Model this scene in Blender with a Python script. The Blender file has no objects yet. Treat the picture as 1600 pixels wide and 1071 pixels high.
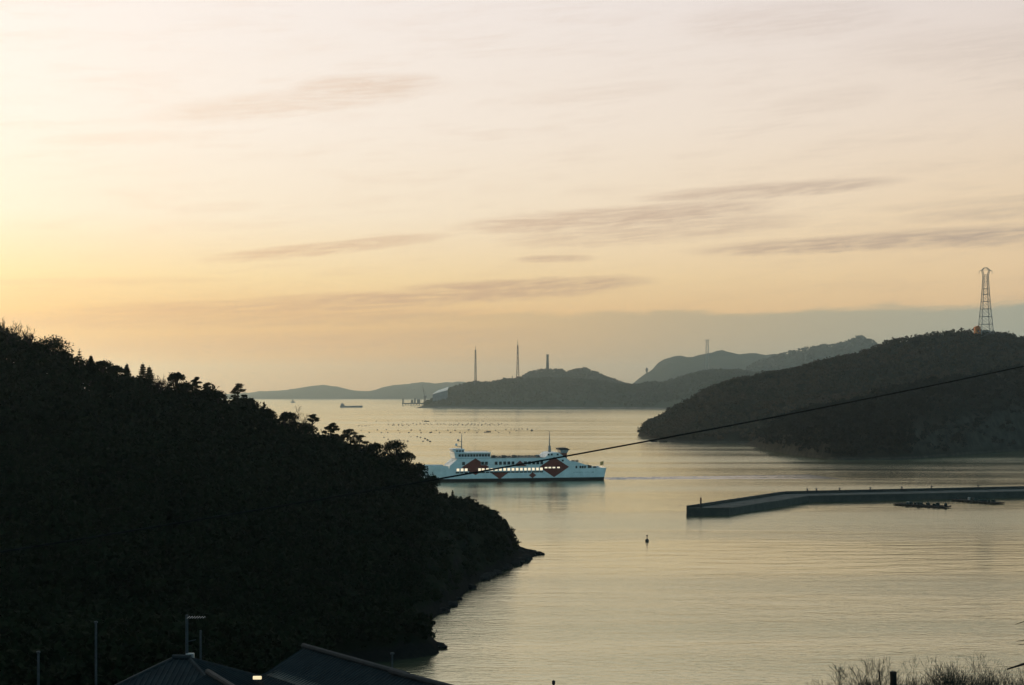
import bpy, math, random
import numpy as np
from mathutils import Vector, Matrix, noise as mnoise

scene = bpy.context.scene
col = scene.collection
R = math.radians

# ------------------------------------------------------------------ camera
EYE = 35.0            # metres above the sea
F = 2222.0            # focal length in photo pixels (1600 wide)
HOR = 614.0           # row of the horizon in the photo
cam_d = bpy.data.cameras.new('camera')
cam_d.sensor_width = 36.0
cam_d.lens = 50.0
cam_d.shift_y = (HOR - 535.5) / 1600.0
cam_d.clip_start = 0.3
cam_d.clip_end = 40000
cam = bpy.data.objects.new('camera', cam_d)
cam.location = (0, 0, EYE)
cam.rotation_euler = (R(90), 0, 0)
col.objects.link(cam)
scene.camera = cam

def at(px, py, Y):
    """world point seen at photo pixel (px, py) when it stands Y metres away"""
    return Vector(((px - 800) / F * Y, Y, EYE + (HOR - py) / F * Y))
def shore(px, py):
    return at(px, py, EYE * F / (py - HOR))

# ------------------------------------------------------------------ world: dusk sky
SUN_AZ = -34.0      # degrees from +Y, negative = left of the view
SUN_EL = 3.0
world = bpy.data.worlds.new('World')
scene.world = world
world.use_nodes = True
wt = world.node_tree
wt.nodes.clear()

class NT:
    """tiny helper for wiring maths nodes"""
    def __init__(s, tree): s.t = tree
    def new(s, kind, **kw):
        n = s.t.nodes.new(kind)
        for k, v in kw.items(): setattr(n, k, v)
        return n
    def put(s, sock, v):
        if hasattr(v, 'is_linked') or hasattr(v, 'links'): s.t.links.new(v, sock)
        else: sock.default_value = v
    def m(s, op, a, b=0.0, c=None, clamp=False):
        # maths node; unused inputs keep their defaults
        n = s.new('ShaderNodeMath', operation=op, use_clamp=clamp)
        s.put(n.inputs[0], a)
        if op not in ('SINE', 'COSINE', 'SQRT', 'EXPONENT', 'ABSOLUTE', 'ARCCOSINE', 'ARCTANGENT'): s.put(n.inputs[1], b)
        if c is not None: s.put(n.inputs[2], c)
        return n.outputs[0]
    def rng(s, v, a, b, c=0.0, d=1.0, smooth=True):
        n = s.new('ShaderNodeMapRange', interpolation_type='SMOOTHSTEP' if smooth else 'LINEAR')
        s.put(n.inputs[0], v)
        for i, x in enumerate((a, b, c, d)): s.put(n.inputs[i + 1], x)
        return n.outputs[0]
    def xyz(s, x, y, z=0.0):
        n = s.new('ShaderNodeCombineXYZ')
        s.put(n.inputs[0], x); s.put(n.inputs[1], y); s.put(n.inputs[2], z)
        return n.outputs[0]
    def noise(s, vec, scale, detail=4.0, rough=0.5, dist=0.0):
        n = s.new('ShaderNodeTexNoise')
        s.put(n.inputs['Vector'], vec)
        n.inputs['Scale'].default_value = scale
        n.inputs['Detail'].default_value = detail
        n.inputs['Roughness'].default_value = rough
        n.inputs['Distortion'].default_value = dist
        return n.outputs['Fac']
    def mix(s, f, a, b, mode='MIX'):
        n = s.new('ShaderNodeMix', data_type='RGBA', blend_type=mode)
        s.put(n.inputs[0], f)
        for sock, v in ((n.inputs[6], a), (n.inputs[7], b)):
            if isinstance(v, tuple): sock.default_value = (*v, 1)
            else: s.t.links.new(v, sock)
        return n.outputs[2]
    def ramp(s, fac, stops, interp='LINEAR'):
        n = s.new('ShaderNodeValToRGB')
        s.put(n.inputs[0], fac)
        cr = n.color_ramp
        cr.interpolation = interp
        while len(cr.elements) < len(stops): cr.elements.new(0.5)
        for e, (p, c) in zip(cr.elements, stops):
            e.position = p
            e.color = (*c, 1)
        return n.outputs[0]

def lin(r, g, b):
    f = lambda c: (c / 255 / 12.92) if c <= 10 else ((c / 255 + 0.055) / 1.055) ** 2.4
    return (f(r), f(g), f(b))

W = NT(wt)
tc = W.new('ShaderNodeTexCoord')
sep = W.new('ShaderNodeSeparateXYZ')
wt.links.new(tc.outputs['Generated'], sep.inputs[0])
dx, dy, dz = sep.outputs
hz = W.m('SQRT', W.m('ADD', W.m('MULTIPLY', dx, dx), W.m('MULTIPLY', dy, dy)))
az = W.m('MULTIPLY', W.m('ARCTAN2', dx, dy), 180 / math.pi)           # degrees
el = W.m('MULTIPLY', W.m('ARCTAN2', dz, hz), 180 / math.pi)           # degrees
elc = W.m('MULTIPLY', W.m('MAXIMUM', el, 0.0), 1 / 90.0)              # 0..1
dang = W.m('MULTIPLY', W.m('ARCCOSINE', W.m('COSINE', W.m('MULTIPLY', W.m('SUBTRACT', az, SUN_AZ), math.pi / 180))), 180 / math.pi)
E = lambda deg: deg / 90.0
ZEN = (0.17, 0.31, 0.39)
rampA = W.ramp(elc, [   # towards the sunset
    (E(0), lin(228, 166, 98)), (E(1.6), lin(230, 172, 106)), (E(3.2), lin(236, 190, 124)), (E(4.6), lin(249, 221, 166)),
    (E(7.0), (0.97, 0.86, 0.70)), (E(10.5), (1.0, 0.91, 0.82)), (E(15.5), (1.01, 0.92, 0.86)),
    (E(28), (1.0, 0.95, 0.88)), (E(55), (0.42, 0.48, 0.50)), (E(90), ZEN)])
rampB = W.ramp(elc, [   # 50 degrees round from it
    (E(0), lin(205, 176, 134)), (E(2.6), lin(226, 188, 142)), (E(4.6), lin(234, 200, 156)),
    (E(7.0), lin(236, 208, 172)), (E(10.5), lin(234, 214, 194)), (E(15.5), lin(226, 213, 207)),
    (E(26), (0.46, 0.53, 0.53)), (E(50), (0.20, 0.33, 0.38)), (E(90), ZEN)])
rampC = W.ramp(elc, [   # the far side of the sky
    (E(0), (0.14, 0.33, 0.42)), (E(12), (0.15, 0.36, 0.47)), (E(40), (0.16, 0.36, 0.46)), (E(90), ZEN)])
sky = W.mix(W.rng(dang, 8, 56, smooth=False), rampA, rampB)
sky = W.mix(W.rng(dang, 50, 105), sky, rampC)

# wind-drawn cloud in direction space (azimuth, elevation), slightly shearing up to the right
def pxdir(px, py):
    a = math.degrees(math.atan((px - 800) / F))
    return a, math.degrees(math.atan((HOR - py) / F * math.cos(math.radians(a))))
cv = W.xyz(W.m('MULTIPLY', az, 0.16), W.m('SUBTRACT', el, W.m('MULTIPLY', az, 0.09)), 0.0)
n_streak = W.noise(cv, 1.5, 6, 0.6, 0.4)
n_fine = W.noise(W.xyz(W.m('MULTIPLY', az, 0.5), W.m('MULTIPLY', W.m('SUBTRACT', el, W.m('MULTIPLY', az, 0.09)), 2.2)), 2.0, 5, 0.62, 0.3)
warp = W.m('MULTIPLY', W.m('SUBTRACT', n_fine, 0.5), 1.0)
n_fib = W.noise(W.xyz(W.m('MULTIPLY', az, 0.30), W.m('MULTIPLY', W.m('SUBTRACT', el, W.m('MULTIPLY', az, 0.075)), 4.5)), 1.6, 5, 0.6, 0.5)
broken = W.rng(W.m('ADD', W.m('MULTIPLY', n_fib, 0.65), W.m('MULTIPLY', n_fine, 0.35)), 0.34, 0.62, 0.40, 1.05)
def streak(x0, y0, x1, y1, thick_px, dens):
    (a0, e0), (a1, e1) = pxdir(x0, y0), pxdir(x1, y1)
    k = (e1 - e0) / (a1 - a0)
    th = thick_px / F * 57.3
    off = W.m('MULTIPLY_ADD', az, -k, el)                                       # height above the streak's own line
    d = W.m('MULTIPLY_ADD', off, 1 / th, W.m('ADD', warp, -(e0 - a0 * k) / th))
    u = W.m('ABSOLUTE', W.m('MULTIPLY_ADD', az, 2 / (a1 - a0), -(a0 + a1) / (a1 - a0)))
    q = W.m('MULTIPLY_ADD', d, d, W.m('MULTIPLY', W.m('MULTIPLY', u, u), W.m('MULTIPLY', u, 2.2)))
    return W.rng(q, 0.0, 2.6, dens, 0)
clouds = [
    (690, 357, 1240, 318, 13, .92), (980, 312, 1430, 280, 9, .8), (760, 378, 1290, 340, 15, .6),
    (1060, 394, 1760, 352, 10, .95), (1280, 378, 1820, 356, 13, .7), (1380, 344, 1760, 318, 9, .45), (1340, 330, 1720, 300, 6, .3),
    (300, 408, 720, 366, 8, .85), (480, 388, 640, 374, 5, .7),
    (600, 456, 1040, 438, 10, 1.0), (330, 474, 980, 452, 9, .95), (60, 486, 760, 470, 9, .85), (-200, 502, 820, 490, 11, .7),
    (800, 406, 935, 403, 5, .75), (-100, 442, 400, 436, 5, .3),
    (200, 185, 720, 128, 16, .45), (440, 140, 700, 128, 14, .6), (1040, 42, 1420, 20, 22, .28), (1300, 80, 1900, 60, 26, .22), (40, 222, 320, 210, 8, .25),
    (60, 545, 900, 520, 12, .5), (1180, 175, 1400, 140, 14, .2), (250, 330, 420, 320, 7, .22), (780, 160, 1080, 130, 10, .2)]
cl = None
for c in clouds:
    s_ = streak(*c)
    cl = s_ if cl is None else W.m('MAXIMUM', cl, s_)
cl = W.m('MULTIPLY', cl, broken)
# the same veil goes on, faint, over the rest of the sky
veil = W.m('MULTIPLY', W.rng(W.m('ADD', W.m('MULTIPLY', n_streak, .7), W.m('MULTIPLY', n_fib, .3)), 0.46, 0.72), 0.22)
cl = W.m('MAXIMUM', cl, veil)
cl_col = W.mix(W.rng(dang, 15, 62, smooth=False), W.mix(W.rng(el, 3, 9), lin(212, 162, 122), lin(236, 196, 162)), lin(150, 138, 134))
cl_col = W.mix(W.rng(dang, 70, 130), cl_col, (0.13, 0.18, 0.22))
sky = W.mix(W.m('MULTIPLY', cl, 0.80), sky, cl_col)
# low grey bank of cloud along the horizon, to the right of the sunset
edge = W.m('ADD', W.m('ADD', 3.22, W.m('MULTIPLY', az, 0.012)), W.m('MULTIPLY', W.m('SUBTRACT', n_streak, 0.5), 0.9))
bank = W.rng(W.m('SUBTRACT', el, edge), -0.22, 0.10, 1, 0)
bank = W.m('MULTIPLY', bank, W.rng(az, -9.0, 9.0, 0.12, 0.86))
bank_col = W.mix(W.rng(dang, 25, 60), lin(205, 172, 128), lin(146, 158, 146))
bank_col = W.mix(W.rng(dang, 60, 130), bank_col, (0.15, 0.21, 0.26))
sky = W.mix(bank, sky, bank_col)

nish = W.new('ShaderNodeTexSky', sky_type='NISHITA', sun_disc=False)
nish.sun_elevation = R(SUN_EL)
nish.sun_rotation = R(SUN_AZ)
nish.dust_density = 2.0
nish.altitude = 35
bg0 = W.new('ShaderNodeBackground')
wt.links.new(sky, bg0.inputs[0]); bg0.inputs[1].default_value = 1.0
bg1 = W.new('ShaderNodeBackground')
wt.links.new(nish.outputs[0], bg1.inputs[0]); bg1.inputs[1].default_value = 0.012
addw = W.new('ShaderNodeAddShader')
wt.links.new(bg0.outputs[0], addw.inputs[0]); wt.links.new(bg1.outputs[0], addw.inputs[1])
world.cycles.sampling_method = 'MANUAL'
world.cycles.sample_map_resolution = 512
wo = W.new('ShaderNodeOutputWorld')
wt.links.new(addw.outputs[0], wo.inputs[0])

# ------------------------------------------------------------------ sun, veiled and low to the left
sl = bpy.data.lights.new('sun', 'SUN')
sl.energy = 1.3
sl.angle = R(8)
sl.color = (1.0, 0.72, 0.42)
so = bpy.data.objects.new('sun', sl)
sd = Vector((math.sin(R(SUN_AZ)) * math.cos(R(SUN_EL)), math.cos(R(SUN_AZ)) * math.cos(R(SUN_EL)), math.sin(R(SUN_EL))))
so.rotation_euler = (-sd).to_track_quat('-Z', 'Y').to_euler()
so.location = (-60, 20, 90)
col.objects.link(so)

vs = scene.view_settings
vs.view_transform = 'Standard'
vs.look = 'None'
vs.exposure = 0.0
vs.gamma = 1.0
vs.use_curve_mapping = False
scene.cycles.max_bounces = 4
scene.cycles.volume_bounces = 0
scene.cycles.use_denoising = True
scene.cycles.sample_clamp_indirect = 4.0

# ------------------------------------------------------------------ materials
MATS = {}
def mat(name, c0, c1=None, scale=3.0, rough=0.8, spec=0.3, metal=0.0, bump=0.0, emit=None, estr=0.0, detail=4.0):
    """procedural paint / bark / stone: two tones broken by noise, optional fine relief"""
    if name in MATS: return MATS[name]
    m = bpy.data.materials.new(name)
    m.use_nodes = True
    n = NT(m.node_tree)
    b = m.node_tree.nodes['Principled BSDF']
    t = n.new('ShaderNodeTexCoord')
    c1 = c1 or tuple(x * 0.7 for x in c0)
    f = n.noise(t.outputs['Object'], scale, detail, 0.6)
    cc = n.mix(n.rng(f, 0.32, 0.68), c0, c1)
    m.node_tree.links.new(cc, b.inputs['Base Color'])
    b.inputs['Roughness'].default_value = rough
    b.inputs['Specular IOR Level'].default_value = spec
    b.inputs['Metallic'].default_value = metal
    if bump:
        bn = n.new('ShaderNodeBump')
        bn.inputs['Strength'].default_value = bump
        bn.inputs['Distance'].default_value = 0.05
        m.node_tree.links.new(n.noise(t.outputs['Object'], scale * 4, 5, 0.6), bn.inputs['Height'])
        m.node_tree.links.new(bn.outputs[0], b.inputs['Normal'])
    if emit:
        b.inputs['Emission Color'].default_value = (*emit, 1)
        b.inputs['Emission Strength'].default_value = estr
    MATS[name] = m
    return m

def water_material():
    m = bpy.data.materials.new('sea_water')
    m.use_nodes = True
    n = NT(m.node_tree)
    b = m.node_tree.nodes['Principled BSDF']
    t = n.new('ShaderNodeTexCoord')
    def coords(sx, sy, rz):
        mp = n.new('ShaderNodeMapping')
        mp.inputs['Scale'].default_value = (sx, sy, 1)
        mp.inputs['Rotation'].default_value = (0, 0, R(rz))
        m.node_tree.links.new(t.outputs['Object'], mp.inputs[0])
        return mp.outputs[0]
    small = n.noise(coords(0.45, 1.0, 6), 1.1, 4, 0.55, 0.2)
    mid = n.noise(coords(0.3, 1.0, -9), 0.22, 3, 0.5, 0.3)
    gust = n.noise(coords(0.10, 1.0, 4), 0.018, 4, 0.55, 0.5)
    h = n.m('ADD', n.m('MULTIPLY', small, n.rng(gust, 0.36, 0.66, 0.35, 1.7)), n.m('MULTIPLY', mid, 1.3))
    bn = n.new('ShaderNodeBump')
    bn.inputs['Strength'].default_value = 1.0
    bn.inputs['Distance'].default_value = 0.11
    m.node_tree.links.new(h, bn.inputs['Height'])
    m.node_tree.links.new(bn.outputs[0], b.inputs['Normal'])
    b.inputs['Base Color'].default_value = (0.060, 0.066, 0.036, 1)
    b.inputs['IOR'].default_value = 2.0
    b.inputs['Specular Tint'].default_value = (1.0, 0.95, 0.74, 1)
    b.inputs['Specular IOR Level'].default_value = 0.5
    rgh = n.rng(gust, 0.38, 0.66, 0.12, 0.20)
    m.node_tree.links.new(rgh, b.inputs['Roughness'])
    gl = n.new('ShaderNodeBsdfGlossy')                      # added gloss brightens reflections, dusk yellow put into its tint
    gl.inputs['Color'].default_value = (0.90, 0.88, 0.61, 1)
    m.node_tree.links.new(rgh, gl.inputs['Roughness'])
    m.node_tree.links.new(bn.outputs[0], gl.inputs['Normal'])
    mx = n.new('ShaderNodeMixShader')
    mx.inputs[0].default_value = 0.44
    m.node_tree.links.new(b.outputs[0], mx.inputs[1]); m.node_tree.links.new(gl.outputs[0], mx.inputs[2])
    m.node_tree.links.new(mx.outputs[0], m.node_tree.nodes['Material Output'].inputs[0])
    return m

def ground_material(name, veg0, veg1, rock0, rock1, rock_top, scale):
    """vegetated ground that turns to bare rock near the waterline and on steep faces"""
    m = bpy.data.materials.new(name)
    m.use_nodes = True
    n = NT(m.node_tree)
    b = m.node_tree.nodes['Principled BSDF']
    g = n.new('ShaderNodeNewGeometry')
    sp = n.new('ShaderNodeSeparateXYZ'); m.node_tree.links.new(g.outputs['Position'], sp.inputs[0])
    sn = n.new('ShaderNodeSeparateXYZ'); m.node_tree.links.new(g.outputs['Normal'], sn.inputs[0])
    f = n.noise(g.outputs['Position'], scale, 6, 0.62)
    f2 = n.noise(g.outputs['Position'], scale * 5, 5, 0.6)
    veg = n.mix(n.rng(f, 0.35, 0.65), veg0, veg1)
    rk = n.mix(n.rng(f2, 0.3, 0.7), rock0, rock1)
    hgt = n.m('ADD', sp.outputs[2], n.m('MULTIPLY', n.m('SUBTRACT', f, 0.5), rock_top * 2.2))
    isrock = n.m('MAXIMUM', n.rng(hgt, rock_top * 0.75, rock_top * 1.2, 1, 0), n.rng(sn.outputs[2], 0.45, 0.68, 1, 0))
    m.node_tree.links.new(n.mix(isrock, veg, rk), b.inputs['Base Color'])
    b.inputs['Roughness'].default_value = 1.0
    b.inputs['Specular IOR Level'].default_value = 0.02
    bn = n.new('ShaderNodeBump')
    bn.inputs['Strength'].default_value = 0.5
    bn.inputs['Distance'].default_value = 0.3
    m.node_tree.links.new(f2, bn.inputs['Height'])
    m.node_tree.links.new(bn.outputs[0], b.inputs['Normal'])
    return m

def leaf_material(name, c0, c1, c2, scale):
    m = bpy.data.materials.new(name)
    m.use_nodes = True
    n = NT(m.node_tree)
    b = m.node_tree.nodes['Principled BSDF']
    g = n.new('ShaderNodeNewGeometry')
    f = n.noise(g.outputs['Position'], scale, 4, 0.6)
    c = n.mix(n.rng(f, 0.32, 0.66), c0, c1)
    c = n.mix(n.rng(g.outputs['Random Per Island'], 0.55, 1.0, 0, 0.7), c, c2)
    m.node_tree.links.new(c, b.inputs['Base Color'])
    b.inputs['Roughness'].default_value = 1.0
    b.inputs['Specular IOR Level'].default_value = 0.02
    return m

# ------------------------------------------------------------------ mesh helpers
def mesh_np(name, verts, faces):
    """verts (N,3) array, faces (M,k) array, all the same size k"""
    me = bpy.data.meshes.new(name)
    verts = np.asarray(verts, np.float32); faces = np.asarray(faces, np.int32)
    k = faces.shape[1]
    me.vertices.add(len(verts)); me.vertices.foreach_set('co', verts.ravel())
    me.loops.add(faces.size); me.loops.foreach_set('vertex_index', faces.ravel())
    me.polygons.add(len(faces)); me.polygons.foreach_set('loop_start', np.arange(0, faces.size, k, dtype=np.int32))
    me.update(calc_edges=True)
    return me

def link(name, me, m, parent=None, smooth=False):
    if m is not None and len(me.materials) == 0: me.materials.append(m)
    if smooth: me.polygons.foreach_set('use_smooth', [True] * len(me.polygons))
    o = bpy.data.objects.new(name, me)
    col.objects.link(o)
    o.parent = parent
    return o

def tag(o, label=None, cat=None, group=None, kind=None):
    if label: o['label'] = label
    if cat: o['category'] = cat
    if group: o['group'] = group
    if kind: o['kind'] = kind
    return o

def thing(name, loc, label, cat, group=None, rz=0.0):
    o = bpy.data.objects.new(name, None)
    o.empty_display_size = 0.5
    o.location = loc
    o.rotation_euler = (0, 0, rz)
    col.objects.link(o)
    return tag(o, label, cat, group)

class MB:
    def __init__(s): s.v = []; s.f = []
    def add(s, vs, fs):
        b = len(s.v)
        s.v += [tuple(v) for v in vs]
        s.f += [tuple(b + i for i in f) for f in fs]
        return s
    def box(s, x0, x1, y0, y1, z0, z1):
        return s.add([(x0, y0, z0), (x1, y0, z0), (x1, y1, z0), (x0, y1, z0), (x0, y0, z1), (x1, y0, z1), (x1, y1, z1), (x0, y1, z1)],
                     [(0, 3, 2, 1), (4, 5, 6, 7), (0, 1, 5, 4), (1, 2, 6, 5), (2, 3, 7, 6), (3, 0, 4, 7)])
    def bevel_box(s, x0, x1, y0, y1, z0, z1, b):
        """box with chamfered upright edges and top rim"""
        ring = lambda i, z: [(x0 + i + b, y0 + i, z), (x1 - i - b, y0 + i, z), (x1 - i, y0 + i + b, z), (x1 - i, y1 - i - b, z),
                             (x1 - i - b, y1 - i, z), (x0 + i + b, y1 - i, z), (x0 + i, y1 - i - b, z), (x0 + i, y0 + i + b, z)]
        vs = ring(0, z0) + ring(0, z1 - b) + ring(b * 0.8, z1)
        fs = [tuple(range(7, -1, -1)), tuple(range(16, 24))]
        for k in (0, 8):
            fs += [(k + i, k + (i + 1) % 8, k + 8 + (i + 1) % 8, k + 8 + i) for i in range(8)]
        return s.add(vs, fs)
    def tube(s, pts, rad, n=6, cap=True):
        pts = [Vector(p) for p in pts]
        if not isinstance(rad, (list, tuple)): rad = [rad] * len(pts)
        vs, fs = [], []
        up = Vector((0, 0, 1))
        for i, p in enumerate(pts):
            d = (pts[min(i + 1, len(pts) - 1)] - pts[max(i - 1, 0)]).normalized()
            u = d.cross(up if abs(d.z) < 0.95 else Vector((1, 0, 0))).normalized()
            w = d.cross(u)
            for k in range(n):
                a = 2 * math.pi * k / n
                vs.append(p + (u * math.cos(a) + w * math.sin(a)) * rad[i])
        for i in range(len(pts) - 1):
            for k in range(n):
                fs.append((i * n + k, (i * n + (k + 1) % n), (i + 1) * n + (k + 1) % n, (i + 1) * n + k))
        if cap:
            fs.append(tuple(range(n - 1, -1, -1)))
            fs.append(tuple((len(pts) - 1) * n + k for k in range(n)))
        return s.add(vs, fs)
    def lathe(s, prof, n=12, c=(0, 0, 0)):
        """prof: list of (radius, z)"""
        vs, fs = [], []
        for r, z in prof:
            for k in range(n):
                a = 2 * math.pi * k / n
                vs.append((c[0] + r * math.cos(a), c[1] + r * math.sin(a), c[2] + z))
        for i in range(len(prof) - 1):
            for k in range(n):
                fs.append((i * n + k, i * n + (k + 1) % n, (i + 1) * n + (k + 1) % n, (i + 1) * n + k))
        fs.append(tuple(range(n - 1, -1, -1)))
        fs.append(tuple((len(prof) - 1) * n + k for k in range(n)))
        return s.add(vs, fs)
    def prism(s, poly, y0, y1):
        """poly: (x, z) outline extruded from y0 to y1"""
        n = len(poly)
        vs = [(x, y0, z) for x, z in poly] + [(x, y1, z) for x, z in poly]
        fs = [tuple(range(n)), tuple(range(2 * n - 1, n - 1, -1))]
        fs += [(i, i + n, (i + 1) % n + n, (i + 1) % n) for i in range(n)]
        return s.add(vs, fs)
    def slab(s, poly, z0, z1):
        """poly: (x, y) outline extruded from z0 to z1"""
        n = len(poly)
        vs = [(x, y, z0) for x, y in poly] + [(x, y, z1) for x, y in poly]
        fs = [tuple(range(n - 1, -1, -1)), tuple(range(n, 2 * n))]
        fs += [(i, (i + 1) % n, (i + 1) % n + n, i + n) for i in range(n)]
        return s.add(vs, fs)
    def mesh(s, name):
        me = bpy.data.meshes.new(name)
        me.from_pydata(s.v, [], s.f)
        me.update()
        return me
    def build(s, name, m, parent=None, smooth=False):
        return link(name, s.mesh(name), m, parent, smooth)

def fbm(x, y, z=0.0, o=5):
    return mnoise.fractal(Vector((x, y, z)), 1.0, 2.0, o)

def heightfield(name, xs, ys, fn, m, smooth=True):
    nx, ny = len(xs), len(ys)
    v = np.empty((ny, nx, 3), np.float32)
    for j, y in enumerate(ys):
        for i, x in enumerate(xs):
            v[j, i] = (x, y, fn(x, y))
    idx = np.arange(nx * ny).reshape(ny, nx)
    f = np.stack([idx[:-1, :-1], idx[:-1, 1:], idx[1:, 1:], idx[1:, :-1]], -1).reshape(-1, 4)
    zz = v.reshape(-1, 3)[:, 2]
    f = f[(zz[f] > -2.4).any(1)]           # nothing far under the sea
    return link(name, mesh_np(name, v.reshape(-1, 3), f), m, None, smooth)

def leaf_quads(rng, centres, size, flat=0.0, jitter=0.35):
    """one small quad at each centre, randomly turned; flat=1 keeps them level"""
    n = len(centres)
    nrm = rng.normal(size=(n, 3)); nrm[:, 2] += flat * 3
    nrm /= np.linalg.norm(nrm, axis=1, keepdims=True)
    t = rng.normal(size=(n, 3))
    u = np.cross(nrm, t); u /= np.linalg.norm(u, axis=1, keepdims=True)
    w = np.cross(nrm, u)
    s = size * (1 + jitter * rng.normal(size=(n, 1))).clip(0.4, 2)
    a = s * 0.5; b = s * 0.32
    v = np.stack([centres - u * a, centres - w * b, centres + u * a, centres + w * b], 1).reshape(-1, 3)
    return v, np.arange(n * 4).reshape(n, 4)

def interp(tab):
    xs = [p[0] for p in tab]; ys = [p[1] for p in tab]
    return lambda x: float(np.interp(x, xs, ys))
def sstep(a, b, x):
    t = min(1.0, max(0.0, (x - a) / (b - a)))
    return t * t * (3 - 2 * t)

# ------------------------------------------------------------------ sea
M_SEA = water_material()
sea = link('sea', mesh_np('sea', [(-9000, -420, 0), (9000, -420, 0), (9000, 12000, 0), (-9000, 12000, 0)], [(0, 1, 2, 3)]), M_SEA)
tag(sea, 'calm rippled inland sea reflecting the pale yellow dusk sky', 'sea', kind='structure')

# ------------------------------------------------------------------ the photographer's hillside and the dark headland
ridge_y = interp([(-160, 222), (-86, 240), (-50, 260), (-30, 278), (-16, 298), (-5, 308), (8, 311)])
ridge_z = interp([(-160, 52), (-110, 44), (-86, 40), (-76.6, 36), (-67, 33), (-57, 31), (-50, 29), (-43, 25), (-36, 22.5), (-30, 20.3),
                  (-21, 16.6), (-16, 13.4), (-13.6, 12.5), (-9, 11.4), (-5.5, 9.7), (-2.5, 8.3), (-0.7, 6.3), (0.4, 3.4), (1.6, 1.4), (5.0, 0.5), (8, -2.5)])
near_y = interp([(-160, 105), (-60, 130), (-40, 150), (-20, 185), (-15, 205), (-10.4, 231), (-6.5, 262), (0, 287), (2.9, 297), (6, 308), (9, 312)])
far_w = interp([(-160, 110), (-40, 60), (-15, 26), (0, 11), (6, 5)])
def headland(x, y):
    if x > 9.5: return -4.0
    zr, yr, yn = ridge_z(x), ridge_y(x), near_y(x)
    if zr < 0: return max(zr * 2, -4.0)
    if y <= yr:
        t = (y - yn) / max(yr - yn, 2.0)
        z = zr * (max(t, 0) ** 0.72) if t >= 0 else t * 14
    else:
        z = zr * (1 - ((y - yr) / far_w(x)) ** 2)
        z = max(z, -4)
    k = sstep(-0.5, 5, z)
    z += k * 1.3 * fbm(x * 0.09, y * 0.06, 3.1) + k * 0.55 * fbm(x * 0.45, y * 0.3, 7.7)
    if x > -17 and z > 0.3:          # ledges and cracks of the bare rock end
        z += (1.5 * (abs(fbm(x * 0.42, y * 0.16, 2.2, 5)) - 0.3) + 0.5 * (abs(fbm(x * 1.3, y * 0.6, 5.2, 3)) - .3)) * sstep(-17, -12, x) * sstep(0.2, 2.5, z)
    return z
def spit(x, y):
    """low wooded point reaching out into the water nearer by"""
    cx, cy = -19.0, 193.5
    a, b = (x - cx) / 9.6, (y - cy - 0.1 * (x - cx)) / 9.0
    return 4.6 * (1 - (a * a + b * b)) + 0.8 * fbm(x * .3, y * .25, 9.0)
def slope(x, y):
    z = 33.3 - 0.27 * max(y - 1.5, 0) + 0.25 * max(-y - 3, 0)
    v = 9.5 * sstep(-17, -34, x) * sstep(215, 120, y)
    if v > 0.05: z = max(z, v)
    side = x - (0.36 * y + 1.5)
    z += 7.0 * sstep(0, 8, side) * sstep(8, 25, y) * sstep(140, 70, y)
    z += 0.5 * fbm(x * .12, y * .12, 1.0) * sstep(4, 16, abs(y))
    return z
def land(x, y):
    a, b, c = headland(x, y), slope(x, y), spit(x, y)
    m = max(a, b, c)
    return max(m, -3.0)
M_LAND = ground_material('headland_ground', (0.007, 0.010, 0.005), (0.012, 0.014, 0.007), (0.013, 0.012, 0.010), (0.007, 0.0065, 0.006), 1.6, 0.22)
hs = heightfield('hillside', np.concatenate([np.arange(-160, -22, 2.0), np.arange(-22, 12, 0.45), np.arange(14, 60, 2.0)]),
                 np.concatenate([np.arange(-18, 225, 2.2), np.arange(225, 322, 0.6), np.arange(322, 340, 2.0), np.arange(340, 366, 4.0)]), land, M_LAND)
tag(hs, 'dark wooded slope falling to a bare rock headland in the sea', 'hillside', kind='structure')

# ------------------------------------------------------------------ the wooded hill across the channel
hz_r = interp([(98, -4), (101.5, -2), (104, 3.5), (109, 7), (114, 9), (121, 12), (129, 18), (142, 26), (155, 33), (181, 43), (207, 48), (233, 52), (256, 58.5), (279, 64), (303, 70), (308, 75), (341, 80),
               (372, 82.5), (383, 83), (398, 82), (414, 76), (450, 62), (520, 40), (640, 15), (700, -3)])
hn_y = interp([(95, 1150), (100, 1118), (103, 1092), (109, 1008), (120, 996), (250, 996), (420, 1000), (700, 1100)])
lobe_y = interp([(157, 840), (160, 796), (169, 744), (208, 750), (260, 812), (315, 873), (420, 930), (700, 1000)])
lobe_h = interp([(156.5, 0), (158.5, 8), (162, 13), (169, 18), (180, 22), (198, 26), (230, 32), (330, 50), (450, 55)])
def far_hill(x, y):
    z = -4.0
    zr, yn = hz_r(x), hn_y(x)
    if zr < 0: return -4.0
    if y <= 1150:
        t = (y - yn) / (1150 - yn + 1e-6)
        z = zr * max(t, 0) ** 0.62 if t >= 0 else -4 * min(1, -t * 8)
    else:
        z = zr * (1 - ((y - 1150) / (15 + 225 * sstep(98, 230, x))) ** 2)
    if x > 155:
        d = y - lobe_y(x)
        h = lobe_h(x)
        zl = h * (1 - math.exp(-max(d, 0) / 15)) if d > 0 else d * 0.3
        zl *= sstep(985, 880, y) if x < 215 else sstep(1080, 930, y)
        z = max(z, zl)
    k = sstep(-0.5, 8, z)
    return max(z + k * (3.6 * fbm(x * .022, y * .018, 5.0) + 1.2 * fbm(x * .1, y * .08, 2.0)), -4)
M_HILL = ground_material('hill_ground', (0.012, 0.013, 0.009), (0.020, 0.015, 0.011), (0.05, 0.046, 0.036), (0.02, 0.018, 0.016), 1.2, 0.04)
fh = heightfield('wooded_hill', np.arange(92, 640, 4.0), np.arange(732, 1400, 5.0), far_hill, M_HILL)
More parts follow.
